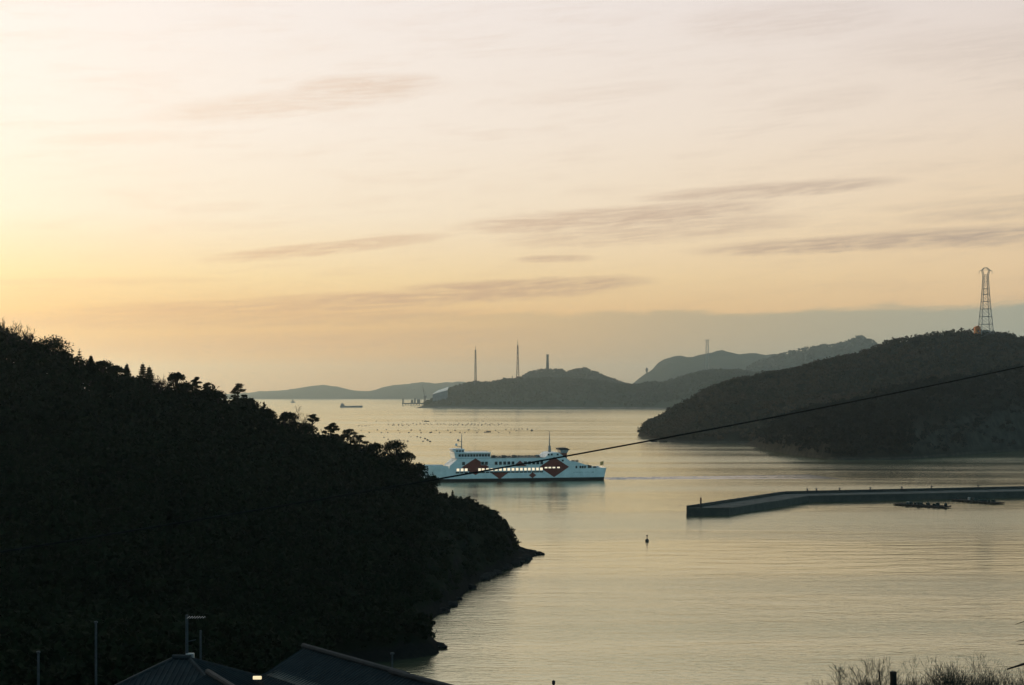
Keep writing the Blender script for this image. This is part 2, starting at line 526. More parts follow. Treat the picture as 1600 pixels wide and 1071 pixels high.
tag(fh, 'dark wooded hill with a rocky point across the channel', 'hill', kind='structure')

# ------------------------------------------------------------------ farther islands and mountains
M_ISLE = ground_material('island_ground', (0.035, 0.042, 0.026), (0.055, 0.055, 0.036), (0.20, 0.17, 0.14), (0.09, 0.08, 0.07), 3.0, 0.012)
ISLES = {}
def island(key, px_tab, y_ridge, y_shore, y_back, step, rough, label, canopy=4.0, power=0.6, seed=0.0):
    """px_tab: (photo column, photo row) of the skyline; y_*: metres from the viewer"""
    tab = [((px - 800) / F * y_ridge, EYE + (HOR - py) / F * y_ridge - canopy) for px, py in px_tab]
    zr = interp(tab)
    x0, x1 = tab[0][0], tab[-1][0]
    def fn(x, y):
        ys = y_shore if not callable(y_shore) else y_shore(x)
        if y <= y_ridge:
            t = (y - ys) / (y_ridge - ys)
            z = zr(x) * max(t, 0) ** power if t >= 0 else -3.0
        else:
            z = zr(x) * (1 - ((y - y_ridge) / (y_back - y_ridge)) ** 2)
        k = sstep(0, 25, z)
        z += k * rough * (fbm(x * 0.012 + seed, y * 0.009, seed, 6) + 0.35 * fbm(x * .05, y * .04, seed + 4, 3))
        return max(z, -3.0)
    ISLES[key] = (fn, x0, x1, y_ridge)
    ys0 = y_shore if not callable(y_shore) else min(y_shore(x0), y_shore(x1))
    o = heightfield('island', np.arange(x0 - step, x1 + step * 1.5, step), np.arange(ys0 - step, y_back + step, step * 1.3), fn, M_ISLE)
    return tag(o, label, 'island', kind='structure')
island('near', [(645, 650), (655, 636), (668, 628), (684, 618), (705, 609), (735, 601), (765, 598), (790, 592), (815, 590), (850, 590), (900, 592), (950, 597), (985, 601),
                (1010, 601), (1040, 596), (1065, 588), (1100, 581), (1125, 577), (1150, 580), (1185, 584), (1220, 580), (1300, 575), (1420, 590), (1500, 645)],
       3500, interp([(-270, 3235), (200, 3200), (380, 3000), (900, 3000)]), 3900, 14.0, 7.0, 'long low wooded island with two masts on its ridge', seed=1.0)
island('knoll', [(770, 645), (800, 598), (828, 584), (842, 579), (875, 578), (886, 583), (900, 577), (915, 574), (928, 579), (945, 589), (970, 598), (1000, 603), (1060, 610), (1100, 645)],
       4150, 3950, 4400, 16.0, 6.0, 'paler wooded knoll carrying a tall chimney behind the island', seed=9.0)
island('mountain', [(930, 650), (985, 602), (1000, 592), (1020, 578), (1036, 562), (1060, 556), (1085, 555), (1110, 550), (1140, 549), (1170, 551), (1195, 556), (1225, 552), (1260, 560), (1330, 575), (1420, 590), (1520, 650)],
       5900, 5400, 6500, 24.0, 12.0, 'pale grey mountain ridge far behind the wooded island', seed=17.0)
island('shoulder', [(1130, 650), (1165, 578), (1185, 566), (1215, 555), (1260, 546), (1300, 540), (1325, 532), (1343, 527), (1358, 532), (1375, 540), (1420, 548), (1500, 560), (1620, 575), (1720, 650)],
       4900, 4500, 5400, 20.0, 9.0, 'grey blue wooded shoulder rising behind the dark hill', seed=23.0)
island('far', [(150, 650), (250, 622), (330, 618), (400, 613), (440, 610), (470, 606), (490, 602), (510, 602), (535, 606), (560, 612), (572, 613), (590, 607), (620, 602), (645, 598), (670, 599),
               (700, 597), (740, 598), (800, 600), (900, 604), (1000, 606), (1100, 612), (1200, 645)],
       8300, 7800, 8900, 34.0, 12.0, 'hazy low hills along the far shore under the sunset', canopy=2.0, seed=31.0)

# ------------------------------------------------------------------ woods that read as one mass
def woods(name, trees, nq, size, m, label, seed, flat=0.25):
    """trees: rows of x, y, z ground, height, radius -> many small leaf faces clumped into uneven crowns"""
    rng = np.random.default_rng(seed)
    t = np.asarray(trees, float)
    n = len(t)
    ncl = 4
    cc = rng.normal(size=(n, ncl, 3)); cc /= np.linalg.norm(cc, axis=2, keepdims=True)
    cc *= rng.uniform(.25, .7, size=(n, ncl, 1)); cc[:, :, 2] = np.abs(cc[:, :, 2]) - 0.15
    pick = rng.integers(0, ncl, size=(n, nq))
    base = np.take_along_axis(cc, pick[:, :, None].repeat(3, 2), 1)
    p = rng.normal(size=(n, nq, 3)); p /= np.linalg.norm(p, axis=2, keepdims=True)
    p = base + p * rng.uniform(.25, .52, size=(n, nq, 1))
    h, r = t[:, 3][:, None], t[:, 4][:, None]
    P = np.stack([t[:, 0][:, None] + p[:, :, 0] * r, t[:, 1][:, None] + p[:, :, 1] * r, t[:, 2][:, None] + h * 0.52 + p[:, :, 2] * h * 0.48], -1)
    v, f = leaf_quads(rng, P.reshape(-1, 3), size, flat)
    o = link(name, mesh_np(name, v, f), m)
    return tag(o, label, 'woodland', kind='stuff')

rng0 = random.Random(7)
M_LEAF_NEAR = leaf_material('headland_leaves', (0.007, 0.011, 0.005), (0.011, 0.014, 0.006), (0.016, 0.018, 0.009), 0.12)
M_LEAF_HILL = leaf_material('hill_leaves', (0.030, 0.028, 0.018), (0.074, 0.046, 0.030), (0.088, 0.060, 0.040), 0.03)  # lighter, browner leaf colour, raised for contrast with the nearer point
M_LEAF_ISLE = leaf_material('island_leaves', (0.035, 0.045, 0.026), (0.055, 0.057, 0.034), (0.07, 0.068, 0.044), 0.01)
tr = []
sil = interp([(-160, 10.5), (-90, 7.4), (-60, 6.2), (-40, 6.3), (-24, 5.6), (-17, 2.8), (-13, 0.9), (-6, 0.6), (0, 0.4)])
for _ in range(16000):
    x = rng0.uniform(-150, 0.0); y = rng0.uniform(104, 330)
    z = land(x, y)
    if z < 1.2 or y > ridge_y(x) + 14 or rng0.random() < 0.30: continue
    hmax = sil(x) if y > ridge_y(x) - 14 else max(sil(x), 3.4)
    if x > -15.5 and y > 205: continue
    if x > -17 and y > 215: hmax = min(hmax, sil(x) if z > 3.5 else 0.5)
    h = hmax * rng0.uniform(0.66, 1.0)
    tr.append((x, y, z - 0.2, h, max(0.5 if h < 1 else 0.9, h * rng0.uniform(.42, .62))))
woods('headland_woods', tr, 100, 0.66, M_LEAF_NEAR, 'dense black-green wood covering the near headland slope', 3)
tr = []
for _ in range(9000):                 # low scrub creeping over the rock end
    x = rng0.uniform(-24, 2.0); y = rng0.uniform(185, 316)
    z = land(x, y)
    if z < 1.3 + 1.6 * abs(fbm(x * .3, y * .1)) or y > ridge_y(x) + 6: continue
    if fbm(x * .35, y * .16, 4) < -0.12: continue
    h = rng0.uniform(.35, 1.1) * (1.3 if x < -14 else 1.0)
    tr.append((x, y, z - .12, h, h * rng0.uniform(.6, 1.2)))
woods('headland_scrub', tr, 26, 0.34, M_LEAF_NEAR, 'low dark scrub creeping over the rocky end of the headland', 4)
tr, tr2 = [], []
M_LEAF_POINT = leaf_material('darkened_point_leaves', (0.004, 0.006, 0.005), (0.007, 0.008, 0.006), (0.010, 0.010, 0.008), 0.05)  # leaf colour darkened; haze and sun contrast with the hill put into it
for _ in range(22000):
    x = rng0.uniform(104, 480); y = rng0.uniform(742, 1185)
    if _ % 8 == 0: x = rng0.uniform(157, 215); y = rng0.uniform(742, 880)
    if _ % 16 == 1: x = rng0.uniform(101, 135); y = rng0.uniform(1000, 1165)
    z = far_hill(x, y)
    if z < 1.6 + 2.0 * fbm(x * .05, y * .05): continue
    if x > 0.365 * y + 25 or rng0.random() < .35: continue
    h = rng0.uniform(3.2, 6.2)
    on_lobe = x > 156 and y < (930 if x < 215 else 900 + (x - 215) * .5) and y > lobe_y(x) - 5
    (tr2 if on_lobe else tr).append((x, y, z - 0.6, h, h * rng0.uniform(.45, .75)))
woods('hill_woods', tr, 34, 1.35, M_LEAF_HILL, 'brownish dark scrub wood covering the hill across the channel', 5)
woods('point_woods', tr2, 34, 1.35, M_LEAF_POINT, 'wood with darkened leaf colour covering the nearer point of the hill', 6)
def isle_woods(key, n, hgt, size, label, seed, front=420):
    fn, x0, x1, yr = ISLES[key]
    tr = []
    rg = random.Random(seed)
    while len(tr) < n:
        x = rg.uniform(x0, x1); y = yr - rg.random() ** 1.6 * front + 15
        z = fn(x, y)
        if z < 6 : 
            n -= 1
            continue
        h = hgt * rg.uniform(.55, 1.2)
        tr.append((x, y, z - 1, h, h * rg.uniform(.5, .9)))
    woods('island_woods', tr, 14, size, M_LEAF_ISLE, label, seed)
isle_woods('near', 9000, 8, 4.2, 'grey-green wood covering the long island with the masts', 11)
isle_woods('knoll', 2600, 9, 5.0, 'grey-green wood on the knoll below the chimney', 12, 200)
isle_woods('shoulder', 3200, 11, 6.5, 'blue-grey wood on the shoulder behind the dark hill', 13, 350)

# ------------------------------------------------------------------ the air between
bx = MB().box(-9100, 9100, -520, 12100, -6, 262)
hz_o = bx.build('haze', None)
mh = bpy.data.materials.new('haze_air')
mh.use_nodes = True
ht = mh.node_tree
ht.nodes.clear()
pv = ht.nodes.new('ShaderNodeVolumePrincipled')
pv.inputs['Color'].default_value = (0.74, 0.95, 1.0, 1)
pv.inputs['Density'].default_value = 0.78e-4
pv.inputs['Anisotropy'].default_value = 0.74
ho = ht.nodes.new('ShaderNodeOutputMaterial')
ht.links.new(pv.outputs[0], ho.inputs['Volume'])
hz_o.data.materials.append(mh)
tag(hz_o, 'thin evening haze that pales the far hills', 'haze', kind='stuff')

# ================================================================== objects
M_CONC = mat('weathered_concrete', (0.085, 0.083, 0.072), (0.04, 0.04, 0.036), 0.35, 0.9, 0.2, bump=0.4)
M_CONC_D = mat('dark_concrete', (0.035, 0.037, 0.032), (0.018, 0.020, 0.017), 0.5, 0.7, 0.3, bump=0.4)  # darker concrete tone for footing, wall, parapet and kerb
M_STEEL = mat('galvanised_steel', (0.30, 0.30, 0.29), (0.20, 0.20, 0.19), 1.5, 0.5, 0.5, 0.3)
M_DARK = mat('dark_rubber', (0.02, 0.02, 0.02), (0.012, 0.012, 0.012), 3, 0.6, 0.3)
M_BARK = mat('dark_bark', (0.030, 0.025, 0.020), (0.017, 0.014, 0.011), 2.5, 0.9, 0.1, bump=0.5)
M_TWIG = mat('grey_twig', (0.030, 0.036, 0.028), (0.018, 0.022, 0.018), 4, 0.9, 0.1)
M_WHITE = mat('ship_white_paint', (0.74, 0.74, 0.73), (0.60, 0.61, 0.60), 0.35, 0.45, 0.5)
M_RED = mat('ship_red_paint', (0.18, 0.014, 0.006), (0.13, 0.010, 0.004), 0.4, 0.5, 0.4)
M_BOOT = mat('ship_waterline_paint', (0.006, 0.008, 0.009), (0.004, 0.006, 0.006), 0.4, 0.7, 0.2)
M_GLASS = mat('dark_ship_glass', (0.012, 0.018, 0.022), (0.008, 0.012, 0.015), 1, 0.15, 0.5)
M_LIT = mat('lit_cabin_glass', (0.8, 0.75, 0.65), None, 1, 0.3, 0.3, emit=(1.0, 0.78, 0.50), estr=1.0)
M_DECK = mat('deck_green_grey', (0.16, 0.18, 0.17), (0.10, 0.12, 0.12), 0.5, 0.8, 0.2)
M_ROCK = mat('shore_rock', (0.022, 0.020, 0.018), (0.010, 0.0095, 0.009), 1.2, 0.95, 0.05, bump=0.7)

# ------------------------------------------------------------------ car ferry crossing behind the headland
FER = thing('car_ferry', (0, 571, 0), 'white car ferry with red diamonds and a lit window row passing the headland', 'ferry', rz=R(12))
U = lambda cx: (cx - 800) * 0.052          # along the ship, bow at the negative end
V = lambda cy: (461 - cy) * 0.0509         # metres above the water
HB = 6.5
half_b = interp([(-39, 1.6), (-37.5, 3.2), (-34, 4.9), (-29, 6.1), (-24, HB), (30, HB), (36, 6.2), (38, 5.9)])
sheer = interp([(-39, 6.35), (-30, 6.2), (-26.6, 6.1), (-26.5, 3.9), (22, 3.9), (22.1, 4.6), (30, 4.75), (37.6, 4.9)])
def hull_part(z_lo, z_hi, dy, xs):
    m = MB()
    n = len(xs)
    rows = []
    for x in xs:
        zt = min(z_hi, sheer(x)) if z_hi < 90 else sheer(x)
        b = half_b(x) + dy
        rake = 0.16 if x > 36 else 0.0
        k = sstep(-24, -39, x)
        f = lambda z: (x - k * 0.16 * (zt - z) * -1 * (1 if z < zt else 0), z)
        sec = []
        for z, w in ((z_lo, (0.80 if z_lo < 0 else 0.93) + 0.07 * (1 - k)), (z_lo + (zt - z_lo) * .45, 0.96 + 0.04 * (1 - k)), (zt, 1.0)):
            xx = x + k * 0.20 * (6.3 - z) - (0.22 * (4.9 - z) if x > 37 else 0)
            sec.append((xx, b * w, z))
        rows.append(sec)
    for side in (-1, 1):
        vs = [(x, side * y, z) for sec in rows for x, y, z in sec]
        fs = []
        for i in range(n - 1):
            for j in range(2):
                q = (i * 3 + j, (i + 1) * 3 + j, (i + 1) * 3 + j + 1, i * 3 + j + 1)
                fs.append(q if side < 0 else q[::-1])
        m.add(vs, fs)
    for i, flip in ((0, False), (n - 1, True)):          # stem and transom
        sec = rows[i]
        vs = [(x, -y, z) for x, y, z in sec] + [(x, y, z) for x, y, z in sec]
        fs = [(0, 1, 4, 3), (1, 2, 5, 4)]
        m.add(vs, [f[::-1] for f in fs] if flip else fs)
    top = [(r[2][0], -r[2][1], r[2][2] - (0.9 if z_hi > 90 else 0.0)) for r in rows] + [(r[2][0], r[2][1], r[2][2] - (0.9 if z_hi > 90 else 0.0)) for r in rows]
    m.add(top, [(i, i + 1, n + i + 1, n + i) for i in range(n - 1)])
    return m
XS = [-39, -38, -36, -33, -30, -27, -26.55, -26.45, -20, -10, 0, 10, 20, 22.05, 22.15, 28, 34, 37.6]
hull_part(1.05, 99, 0, XS).build('hull', M_WHITE, FER)
hull_part(-1.4, 1.07, 0.03, XS).build('boot_top', M_BOOT, FER)
# superstructure: one white house the full beam of the ship
prof = [(-26.5, 3.88), (-26.5, 6.15), (U(345), V(292)), (U(352), 9.05), (U(1030), 9.05), (U(1062), V(252)), (U(1085), V(243)), (U(1142), V(243)), (U(1232), V(311)), (U(1290), V(318)), (U(1372), V(346)), (U(1372), 4.5), (22, 3.88)]
MB().prism(prof, -HB + 0.06, HB - 0.06).build('deckhouse', M_WHITE, FER)
MB().box(U(352), U(1030), -HB + .12, HB - .12, 9.052, 9.12).build('sun_deck', M_DECK, FER)
# bridge and wheelhouse
br = MB().prism([(U(338), 9.06), (U(330), 11.2), (U(610), 11.2), (U(610), 9.06)], -5.6, 5.6).build('bridge', M_WHITE, FER)
MB().box(U(326), U(614), -5.95, 5.95, 11.203, 11.36).build('bridge_roof', M_WHITE, br)
wh = MB().prism([(U(338), 11.363), (U(322), 12.45), (U(412), 12.6), (U(412), 11.363)], -4.2, 4.2).build('wheelhouse', M_WHITE, FER)
MB().box(U(318), U(418), -4.4, 4.4, 12.603, 12.72).build('wheelhouse_roof', M_WHITE, wh)
for k in range(3):
    x = U(356 + k * 22)
    MB().box(x - .42, x + .42, -4.235, -4.203, 11.62, 12.25).build('wheelhouse_window', M_GLASS, wh)
for k in range(11):
    x = U(372 + k * 22.4)
    MB().box(x - .47, x + .47, -5.635, -5.603, 9.75, 10.75).build('bridge_window', M_GLASS, br)
# red diamonds: flat painted shapes standing a finger proud of the plating
YS = -HB - 0.02
def diamond(cx, cy, w, h_up, h_dn):
    pts = [(U(cx - w), V(cy)), (U(cx), V(cy + h_dn)), (U(cx + w), V(cy)), (U(cx), V(cy - h_up))]
    pts = [p for i, p in enumerate(pts) if not (i == 1 and h_dn == 0) and not (i == 3 and h_up == 0)]
    return MB().prism(pts, YS - 0.02, -HB + 0.062).build('red_diamond', M_RED, FER)
diamond(490, 350, 106, 68, 62); diamond(678, 388, 78, 0, 58); diamond(836, 345, 52, 42, 0); diamond(934, 418, 29, 23, 23); diamond(1104, 356, 118, 79, 80)
# lower window row, lamps on inside
def pane(name, cx, cy, w, h, m, y=YS):
    """glass set in a thin raised frame"""
    x, z = U(cx), V(cy)
    o = MB().box(x - w / 2, x + w / 2, y - 0.06, y + 0.05, z - h / 2, z + h / 2).build(name, m, FER)
    f = MB()
    t = 0.07
    for a, b, c, d in ((-w / 2 - t, w / 2 + t, h / 2, h / 2 + t), (-w / 2 - t, w / 2 + t, -h / 2 - t, -h / 2), (-w / 2 - t, -w / 2, -h / 2, h / 2), (w / 2, w / 2 + t, -h / 2, h / 2)):
        f.box(x + a, x + b, y - 0.09, y + 0.04, z + c, z + d)
    f.build('window_frame', M_WHITE, o)
    return o
for cx in (355, 387, 418, 522, 549, 583, 616, 650, 683, 716, 748, 781, 813, 846, 878, 908, 940, 972, 1003):
    pane('lit_window', cx, 370, 1.05, 1.0, M_LIT)
for cx in (1040, 1070, 1102, 1138):
    pane('lit_window', cx, 360, 1.05, 0.48, M_LIT)
for cx in (352, 385, 418, 451, 520, 549, 583, 616, 650, 683, 716, 748, 781, 813, 846, 878, 910, 943, 972, 1003):
    MB().box(U(cx) - .72, U(cx) + .72, YS - .05, YS + .05, V(397), V(387)).build('deck_opening', M_GLASS, FER)
for cx in (398, 545, 574, 650, 683, 716, 748, 781, 878, 910, 943, 975, 1006):
    pane('upper_window', cx, 321, 1.15, 1.25, M_GLASS)
for cx in (1060, 1085, 1132): pane('upper_window', cx, 258, 0.75, 0.7, M_GLASS)
for cx in (1280, 1312, 1330, 1349): pane('stern_window', cx, 358, 0.72, 0.95, M_GLASS)
pane('upper_window', 1172, 306, 0.8, 0.7, M_GLASS)
# masts
mf = MB().tube([(U(405), 0, 12.7), (U(405), 0, 16.2), (U(407), 0, 19.0)], [.24, .17, .07], 8)
mf.tube([(U(405), -.1, 15.6), (U(372), -.1, 15.75)], .10, 6).tube([(U(405), -.1, 13.6), (U(362), -.1, 13.75)], .12, 6)
mf.tube([(U(405), -1.6, 16.6), (U(405), 1.6, 16.6)], .06, 6).tube([(U(405), 0, 13.2), (U(365), 0, 12.8)], .07, 6)
mf = mf.build('forward_mast', M_STEEL, FER)
MB().bevel_box(U(366), U(382), -1.3, 1.3, 15.84, 16.5, .08).build('radar_scanner', M_STEEL, mf)
MB().lathe([(.35, 0), (.5, .25), (.45, .7), (.15, .95)], 10, (U(363), -.1, 13.86)).build('radar_dome', M_WHITE, mf)
ma = MB().tube([(U(1098), 0, 11.0), (U(1098), 0, 13.6), (U(1098), 0, 13.65), (U(1098), 0, 19.6)], [.62, .5, .24, .07], 8)
ma.tube([(U(1098), -1.2, 14.4), (U(1098), 1.2, 14.4)], .07, 6).tube([(U(1090), 0, 16.0), (U(1106), 0, 16.0)], .07, 6)
ma.build('aft_mast', M_STEEL, FER)
# funnel: red casing, pale collar, dark flared cap
fu = MB().prism([(U(1183), V(300)), (U(1183), V(250)), (U(1226), V(250)), (U(1226), V(312))], -2.2, 2.2).build('funnel', M_RED, FER)
MB().prism([(U(1176), V(250)), (U(1172), V(226)), (U(1240), V(226)), (U(1228), V(250))], -2.5, 2.5).build('funnel_collar', M_STEEL, fu)
MB().prism([(U(1165), V(226)), (U(1158), V(211)), (U(1222), V(209)), (U(1254), V(226))], -2.7, 2.7).build('funnel_cap', M_DARK, fu)
# sun deck: benches, rafts, vents; rails all round
rgf = random.Random(4)
for k in range(15):
    x = U(632 + k * 25.5)
    w = rgf.uniform(.45, .62); h = rgf.uniform(.42, .62)
    b = MB().box(x - w, x + w, -5.4, -4.9, 9.44, 9.5).box(x - w, x + w, -4.96, -4.9, 9.55, 9.44 + h).box(x - w + .05, x - w + .12, -5.35, -4.93, 9.12, 9.44).box(x + w - .12, x + w - .05, -5.35, -4.93, 9.12, 9.44)
    b.build('deck_bench', M_DARK, FER)
for cx in (640, 720, 800, 985): MB().bevel_box(U(cx) - .8, U(cx) + .8, -3.8, -2.6, 9.12, 10.15, .15).build('life_raft_locker', M_DARK if cx != 985 else M_STEEL, FER)
for cx in (1268, 1298, 1385, 1402, 1440): MB().bevel_box(U(cx) - .55, U(cx) + .55, -4.5, -3.2, (V(318) if cx < 1372 else 3.9), (V(318) + .55 if cx < 1372 else 6.0 - (cx - 1380) * .012), .1).build('mooring_winch', M_DARK, FER)
def railing(pts, y, h=1.0):
    m = MB()
    for (x0, z0), (x1, z1) in zip(pts[:-1], pts[1:]):
        n = max(1, int(math.dist((x0, z0), (x1, z1)) / 1.6))
        for i in range(n + 1):
            t = i / n
            m.tube([(x0 + (x1 - x0) * t, y, z0 + (z1 - z0) * t), (x0 + (x1 - x0) * t, y, z0 + (z1 - z0) * t + h)], .03, 4, False)
        for f in (.5, 1.0): m.tube([(x0, y, z0 + h * f), (x1, y, z1 + h * f)], .03, 4, False)
    return m.build('railing', M_STEEL, FER)
railing([(U(615), 9.1), (U(1030), 9.1)], -HB + .2); railing([(U(615), 9.1), (U(1030), 9.1)], HB - .2)
railing([(U(420), 11.36), (U(612), 11.36)], -5.7, .8); railing([(U(1240), V(311) - .1), (U(1290), V(318) - .02), (U(1370), V(346))], -HB + .2)
railing([(U(1000), 9.1), (U(1030), 9.1)], -3.0, 2.2); railing([(U(250), 6.1), (U(345), V(292))], -HB + .3, .7)
st = MB().tube([(U(1512), -2, 4.0), (U(1524), -2, 7.4)], .05, 6).build('flagstaff', M_STEEL, FER)
fl = MB(); nf = 8
fv = [(U(1524) - .15 - 1.35 * i / nf + .0, -2 + .16 * math.sin(i * 1.1), 7.3 - 1.5 * j - .28 * i / nf) for j in (0, 1) for i in range(nf + 1)]
fv += [(x, y + .03, z) for x, y, z in fv]
n1 = nf + 1
fl.add(fv, [(i, i + 1, n1 + i + 1, n1 + i) for i in range(nf)] + [(2 * n1 + n1 + i, 2 * n1 + n1 + i + 1, 2 * n1 + i + 1, 2 * n1 + i) for i in range(nf)])
fl.build('flag', mat('flag_cloth', (0.72, 0.42, 0.16), (0.6, 0.32, 0.12), 2, 0.8, .1), st)
lt = MB()                                     # worn line of small lettering on the quarter, too small to read
x = U(1258)
while x < U(1420):
    w = rgf.choice((.10, .16, .22)); lt.box(x, x + .08, YS + .005, YS + .03, 2.95, 3.3)
    if w > .1: lt.box(x + .08, x + w, YS + .006, YS + .03, rgf.choice((2.95, 3.22)), rgf.choice((3.02, 3.3)) if False else 3.3)
    x += .42 if rgf.random() < .85 else .9
lt.build('lettering', mat('lettering_paint', (.10, .13, .15), None, 2, .6), FER)
anchor = MB().tube([(-33.0, -5.35, 3.9), (-33.0, -5.45, 2.9)], .12, 6).tube([(-33.5, -5.5, 3.1), (-33.0, -5.5, 2.8), (-32.5, -5.5, 3.1)], .12, 6).build('anchor', M_DARK, FER)

# broken water drawn out astern
def wake():
    rg = random.Random(8)
    m = MB()
    base = Vector((36.5, 578.5)); d = Vector((math.cos(R(12)), math.sin(R(12)))); nrm = Vector((-d.y, d.x))
    nu, nv = 200, 30
    L, vs, fs = 95.0, [], []
    for i in range(nu + 1):
        s = i / nu; half = 5.5 + 11 * s
        bend = 6 * s * s
        for j in range(nv + 1):
            t = j / nv * 2 - 1
            p = base + d * (s * L) + nrm * (t * half - bend)
            amp = (1 - s) ** 0.7 * (1 - t * t) * min(1, s * 30)
            ridge = 0.42 * math.exp(-((abs(t) - .62) / .16) ** 2)
            z = 0.012 + amp * (ridge + 0.34 * fbm(p.x * .45, p.y * .5, 2, 4) + 0.08)
            vs.append((p.x, p.y, max(z, 0.006)))
    for i in range(nu):
        for j in range(nv):
            a = i * (nv + 1) + j
            fs.append((a, a + nv + 1, a + nv + 2, a + 1))
    m.add(vs, fs)
    return m.build('wake', M_WAKE, None, True)
M_WAKE = mat('wake_water', (0.03, 0.055, 0.06), (0.085, 0.12, 0.13), 0.22, 0.16, 0.5)
tag(wake(), 'streak of ruffled bluish wake water trailing behind the ferry', 'wake', kind='stuff')

# ------------------------------------------------------------------ breakwater
BW = thing('breakwater', (62, 406, 0), 'long concrete breakwater with a bend and a low parapet on its far edge', 'breakwater')
near = [(62, 406), (95, 455), (171.5, 476), (262, 501), (420, 545)]
back = [(49.5, 404), (88.5, 463), (170.5, 487), (260, 512), (417, 557)]
rel = lambda p: (p[0] - 62, p[1] - 406)
def strip(a, b, z0, z1, name, m, parent=BW):
    for i in range(len(a) - 1):
        MB().slab([rel(a[i]), rel(a[i + 1]), rel(b[i + 1]), rel(b[i])], z0, z1).build(name, m, parent)
strip(near, back, -1.5, 0.75, 'footing', M_CONC_D)
mix2 = lambda a, b, t: [(p[0] + (q[0] - p[0]) * t, p[1] + (q[1] - p[1]) * t) for p, q in zip(a, b)]
strip(mix2(near, back, .004), mix2(near, back, .996), 0.752, 1.95, 'wall', M_CONC_D)
deck_a, deck_b = mix2(near, back, .02), mix2(near, back, .93)
def along(a, t):                      # point at metres t along a polyline
    for p, q in zip(a[:-1], a[1:]):
        l = math.dist(p, q)
        if t <= l: return (p[0] + (q[0] - p[0]) * t / l, p[1] + (q[1] - p[1]) * t / l)
        t -= l
    return a[-1]
seg_l = [math.dist(p, q) for p, q in zip(deck_a[:-1], deck_a[1:])]
for i in range(3):                    # deck laid in bays with open joints
    n = max(1, round(seg_l[i] / 9.5))
    for k in range(n):
        t0, t1 = k / n + .0015, (k + 1) / n - .0015
        lerp = lambda p, q, t: (p[0] + (q[0] - p[0]) * t, p[1] + (q[1] - p[1]) * t)
        c = [lerp(deck_a[i], deck_a[i + 1], t0), lerp(deck_a[i], deck_a[i + 1], t1), lerp(deck_b[i], deck_b[i + 1], t1), lerp(deck_b[i], deck_b[i + 1], t0)]
        MB().slab([rel(p) for p in c], 1.953, 2.06 + .012 * ((k * 7) % 3)).build('deck_slab', M_CONC, BW)
pa, pb = mix2(near, back, .945), mix2(near, back, .994)
strip(pa, pb, 1.953, 2.95, 'parapet', M_CONC_D)
MB().slab([rel(p) for p in (back[0], near[0], (near[0][0] + .6, near[0][1] + .9), (back[0][0] + .6, back[0][1] + .9))], 1.954, 2.25).build('end_kerb', M_CONC_D, BW)
for px in (1268, 1282, 1318, 1366, 1416, 1464, 1540):
    t = (px - 1236) / 364 * 86 + 70.5
    p = along(pa, t)
    bo = thing('mooring_bollard', (p[0], p[1], 2.95), 'small iron mooring bollard on the breakwater parapet', 'bollard', 'bollards along the breakwater parapet')
    MB().lathe([(.34, 0), (.34, .08), (.2, .12), (.19, .45), (.36, .55), (.38, .7), (.2, .8)], 10).build('bollard_body', M_DARK, bo)
lb = thing('harbour_beacon', (at(1095, 0, 408).x, 408, 2.0), 'slim dark harbour light post on the breakwater head', 'beacon')
MB().lathe([(.55, 0), (.55, .25), (.3, .3), (.22, 2.0)], 10).build('post', M_DARK, lb)
MB().lathe([(.42, 2.0), (.42, 2.1), (.1, 2.12)], 10).build('gallery', M_DARK, lb)
MB().lathe([(.2, 2.1), (.26, 2.3), (.26, 2.75), (.12, 3.0)], 10).build('lantern', mat('beacon_lens', (.12, .03, .02), None, 2, .2, .5), lb)

# ------------------------------------------------------------------ work rafts moored inside the breakwater
def raft(p0, p1, width, label, seed, boat):
    rg = random.Random(seed)
    d = Vector((p1[0] - p0[0], p1[1] - p0[1])); L = d.length
    t = thing('work_raft', (p0[0], p0[1], 0), label, 'raft', 'work rafts moored at the breakwater', rz=math.atan2(d.y, d.x))
    n = 5
    for k in range(n):
        y = (k / (n - 1) - .5) * width
        MB().tube([(0, y, .28), (L, y, .28 + rg.uniform(-.05, .05))], .15, 6).build('timber', M_BARK, t)
    for k in range(int(L / 1.5) + 1):
        MB().box(k * 1.5, k * 1.5 + .9, -width / 2 - .1, width / 2 + .1, .44, .52).build('plank', M_BARK, t)
    for k in range(int(L / 2.2)):
        for s in (-1, 1):
            MB().tube([(k * 2.2 + .4, s * width * .38, .05), (k * 2.2 + 1.5, s * width * .38, .05)], .32, 8).build('float_drum', M_DARK, t)
    for k in range(int(L * .9)):
        x, y = rg.uniform(.6, L * .8), rg.uniform(-width * .35, width * .35)
        a = rg.uniform(.35, .7); h = rg.uniform(.4, .9)
        if rg.random() < .5: MB().bevel_box(x - a, x + a, y - a * .7, y + a * .7, .52, .52 + h, .08).build('crate', M_NET if rg.random() < .6 else M_STEEL, t)
        else:
            prof = [(a, 0), (a * 1.1, h * .3), (a * .7, h * .7), (a * .15, h)]
            MB().lathe(prof, 9, (x, y, .52)).build('net_heap', M_NET, t)
    if boat:
        MB().tube([(L * .97, 0, .5), (L * .97, 0, 1.9)], .07, 6).build('marker_pole', M_DARK, t)
        MB().lathe([(.25, 0), (.5, .3), (.45, .8), (.1, 1.0)], 9, (L * .97, 0, .52)).build('net_heap', M_NET, t)
M_NET = mat('old_net', (0.035, 0.050, 0.045), (0.018, 0.024, 0.022), 3, 0.95, .1, bump=.5)
a, b = shore(1402, 789), shore(1480, 794)
raft((a.x, a.y), (b.x, b.y), 4.5, 'dark timber work raft heaped with nets, a marker pole at one end', 1, True)
a, b = shore(1493, 782.5), shore(1562, 788)
raft((a.x, a.y), (b.x, b.y), 4.5, 'dark timber work raft heaped with nets and crates, without a pole', 2, False)

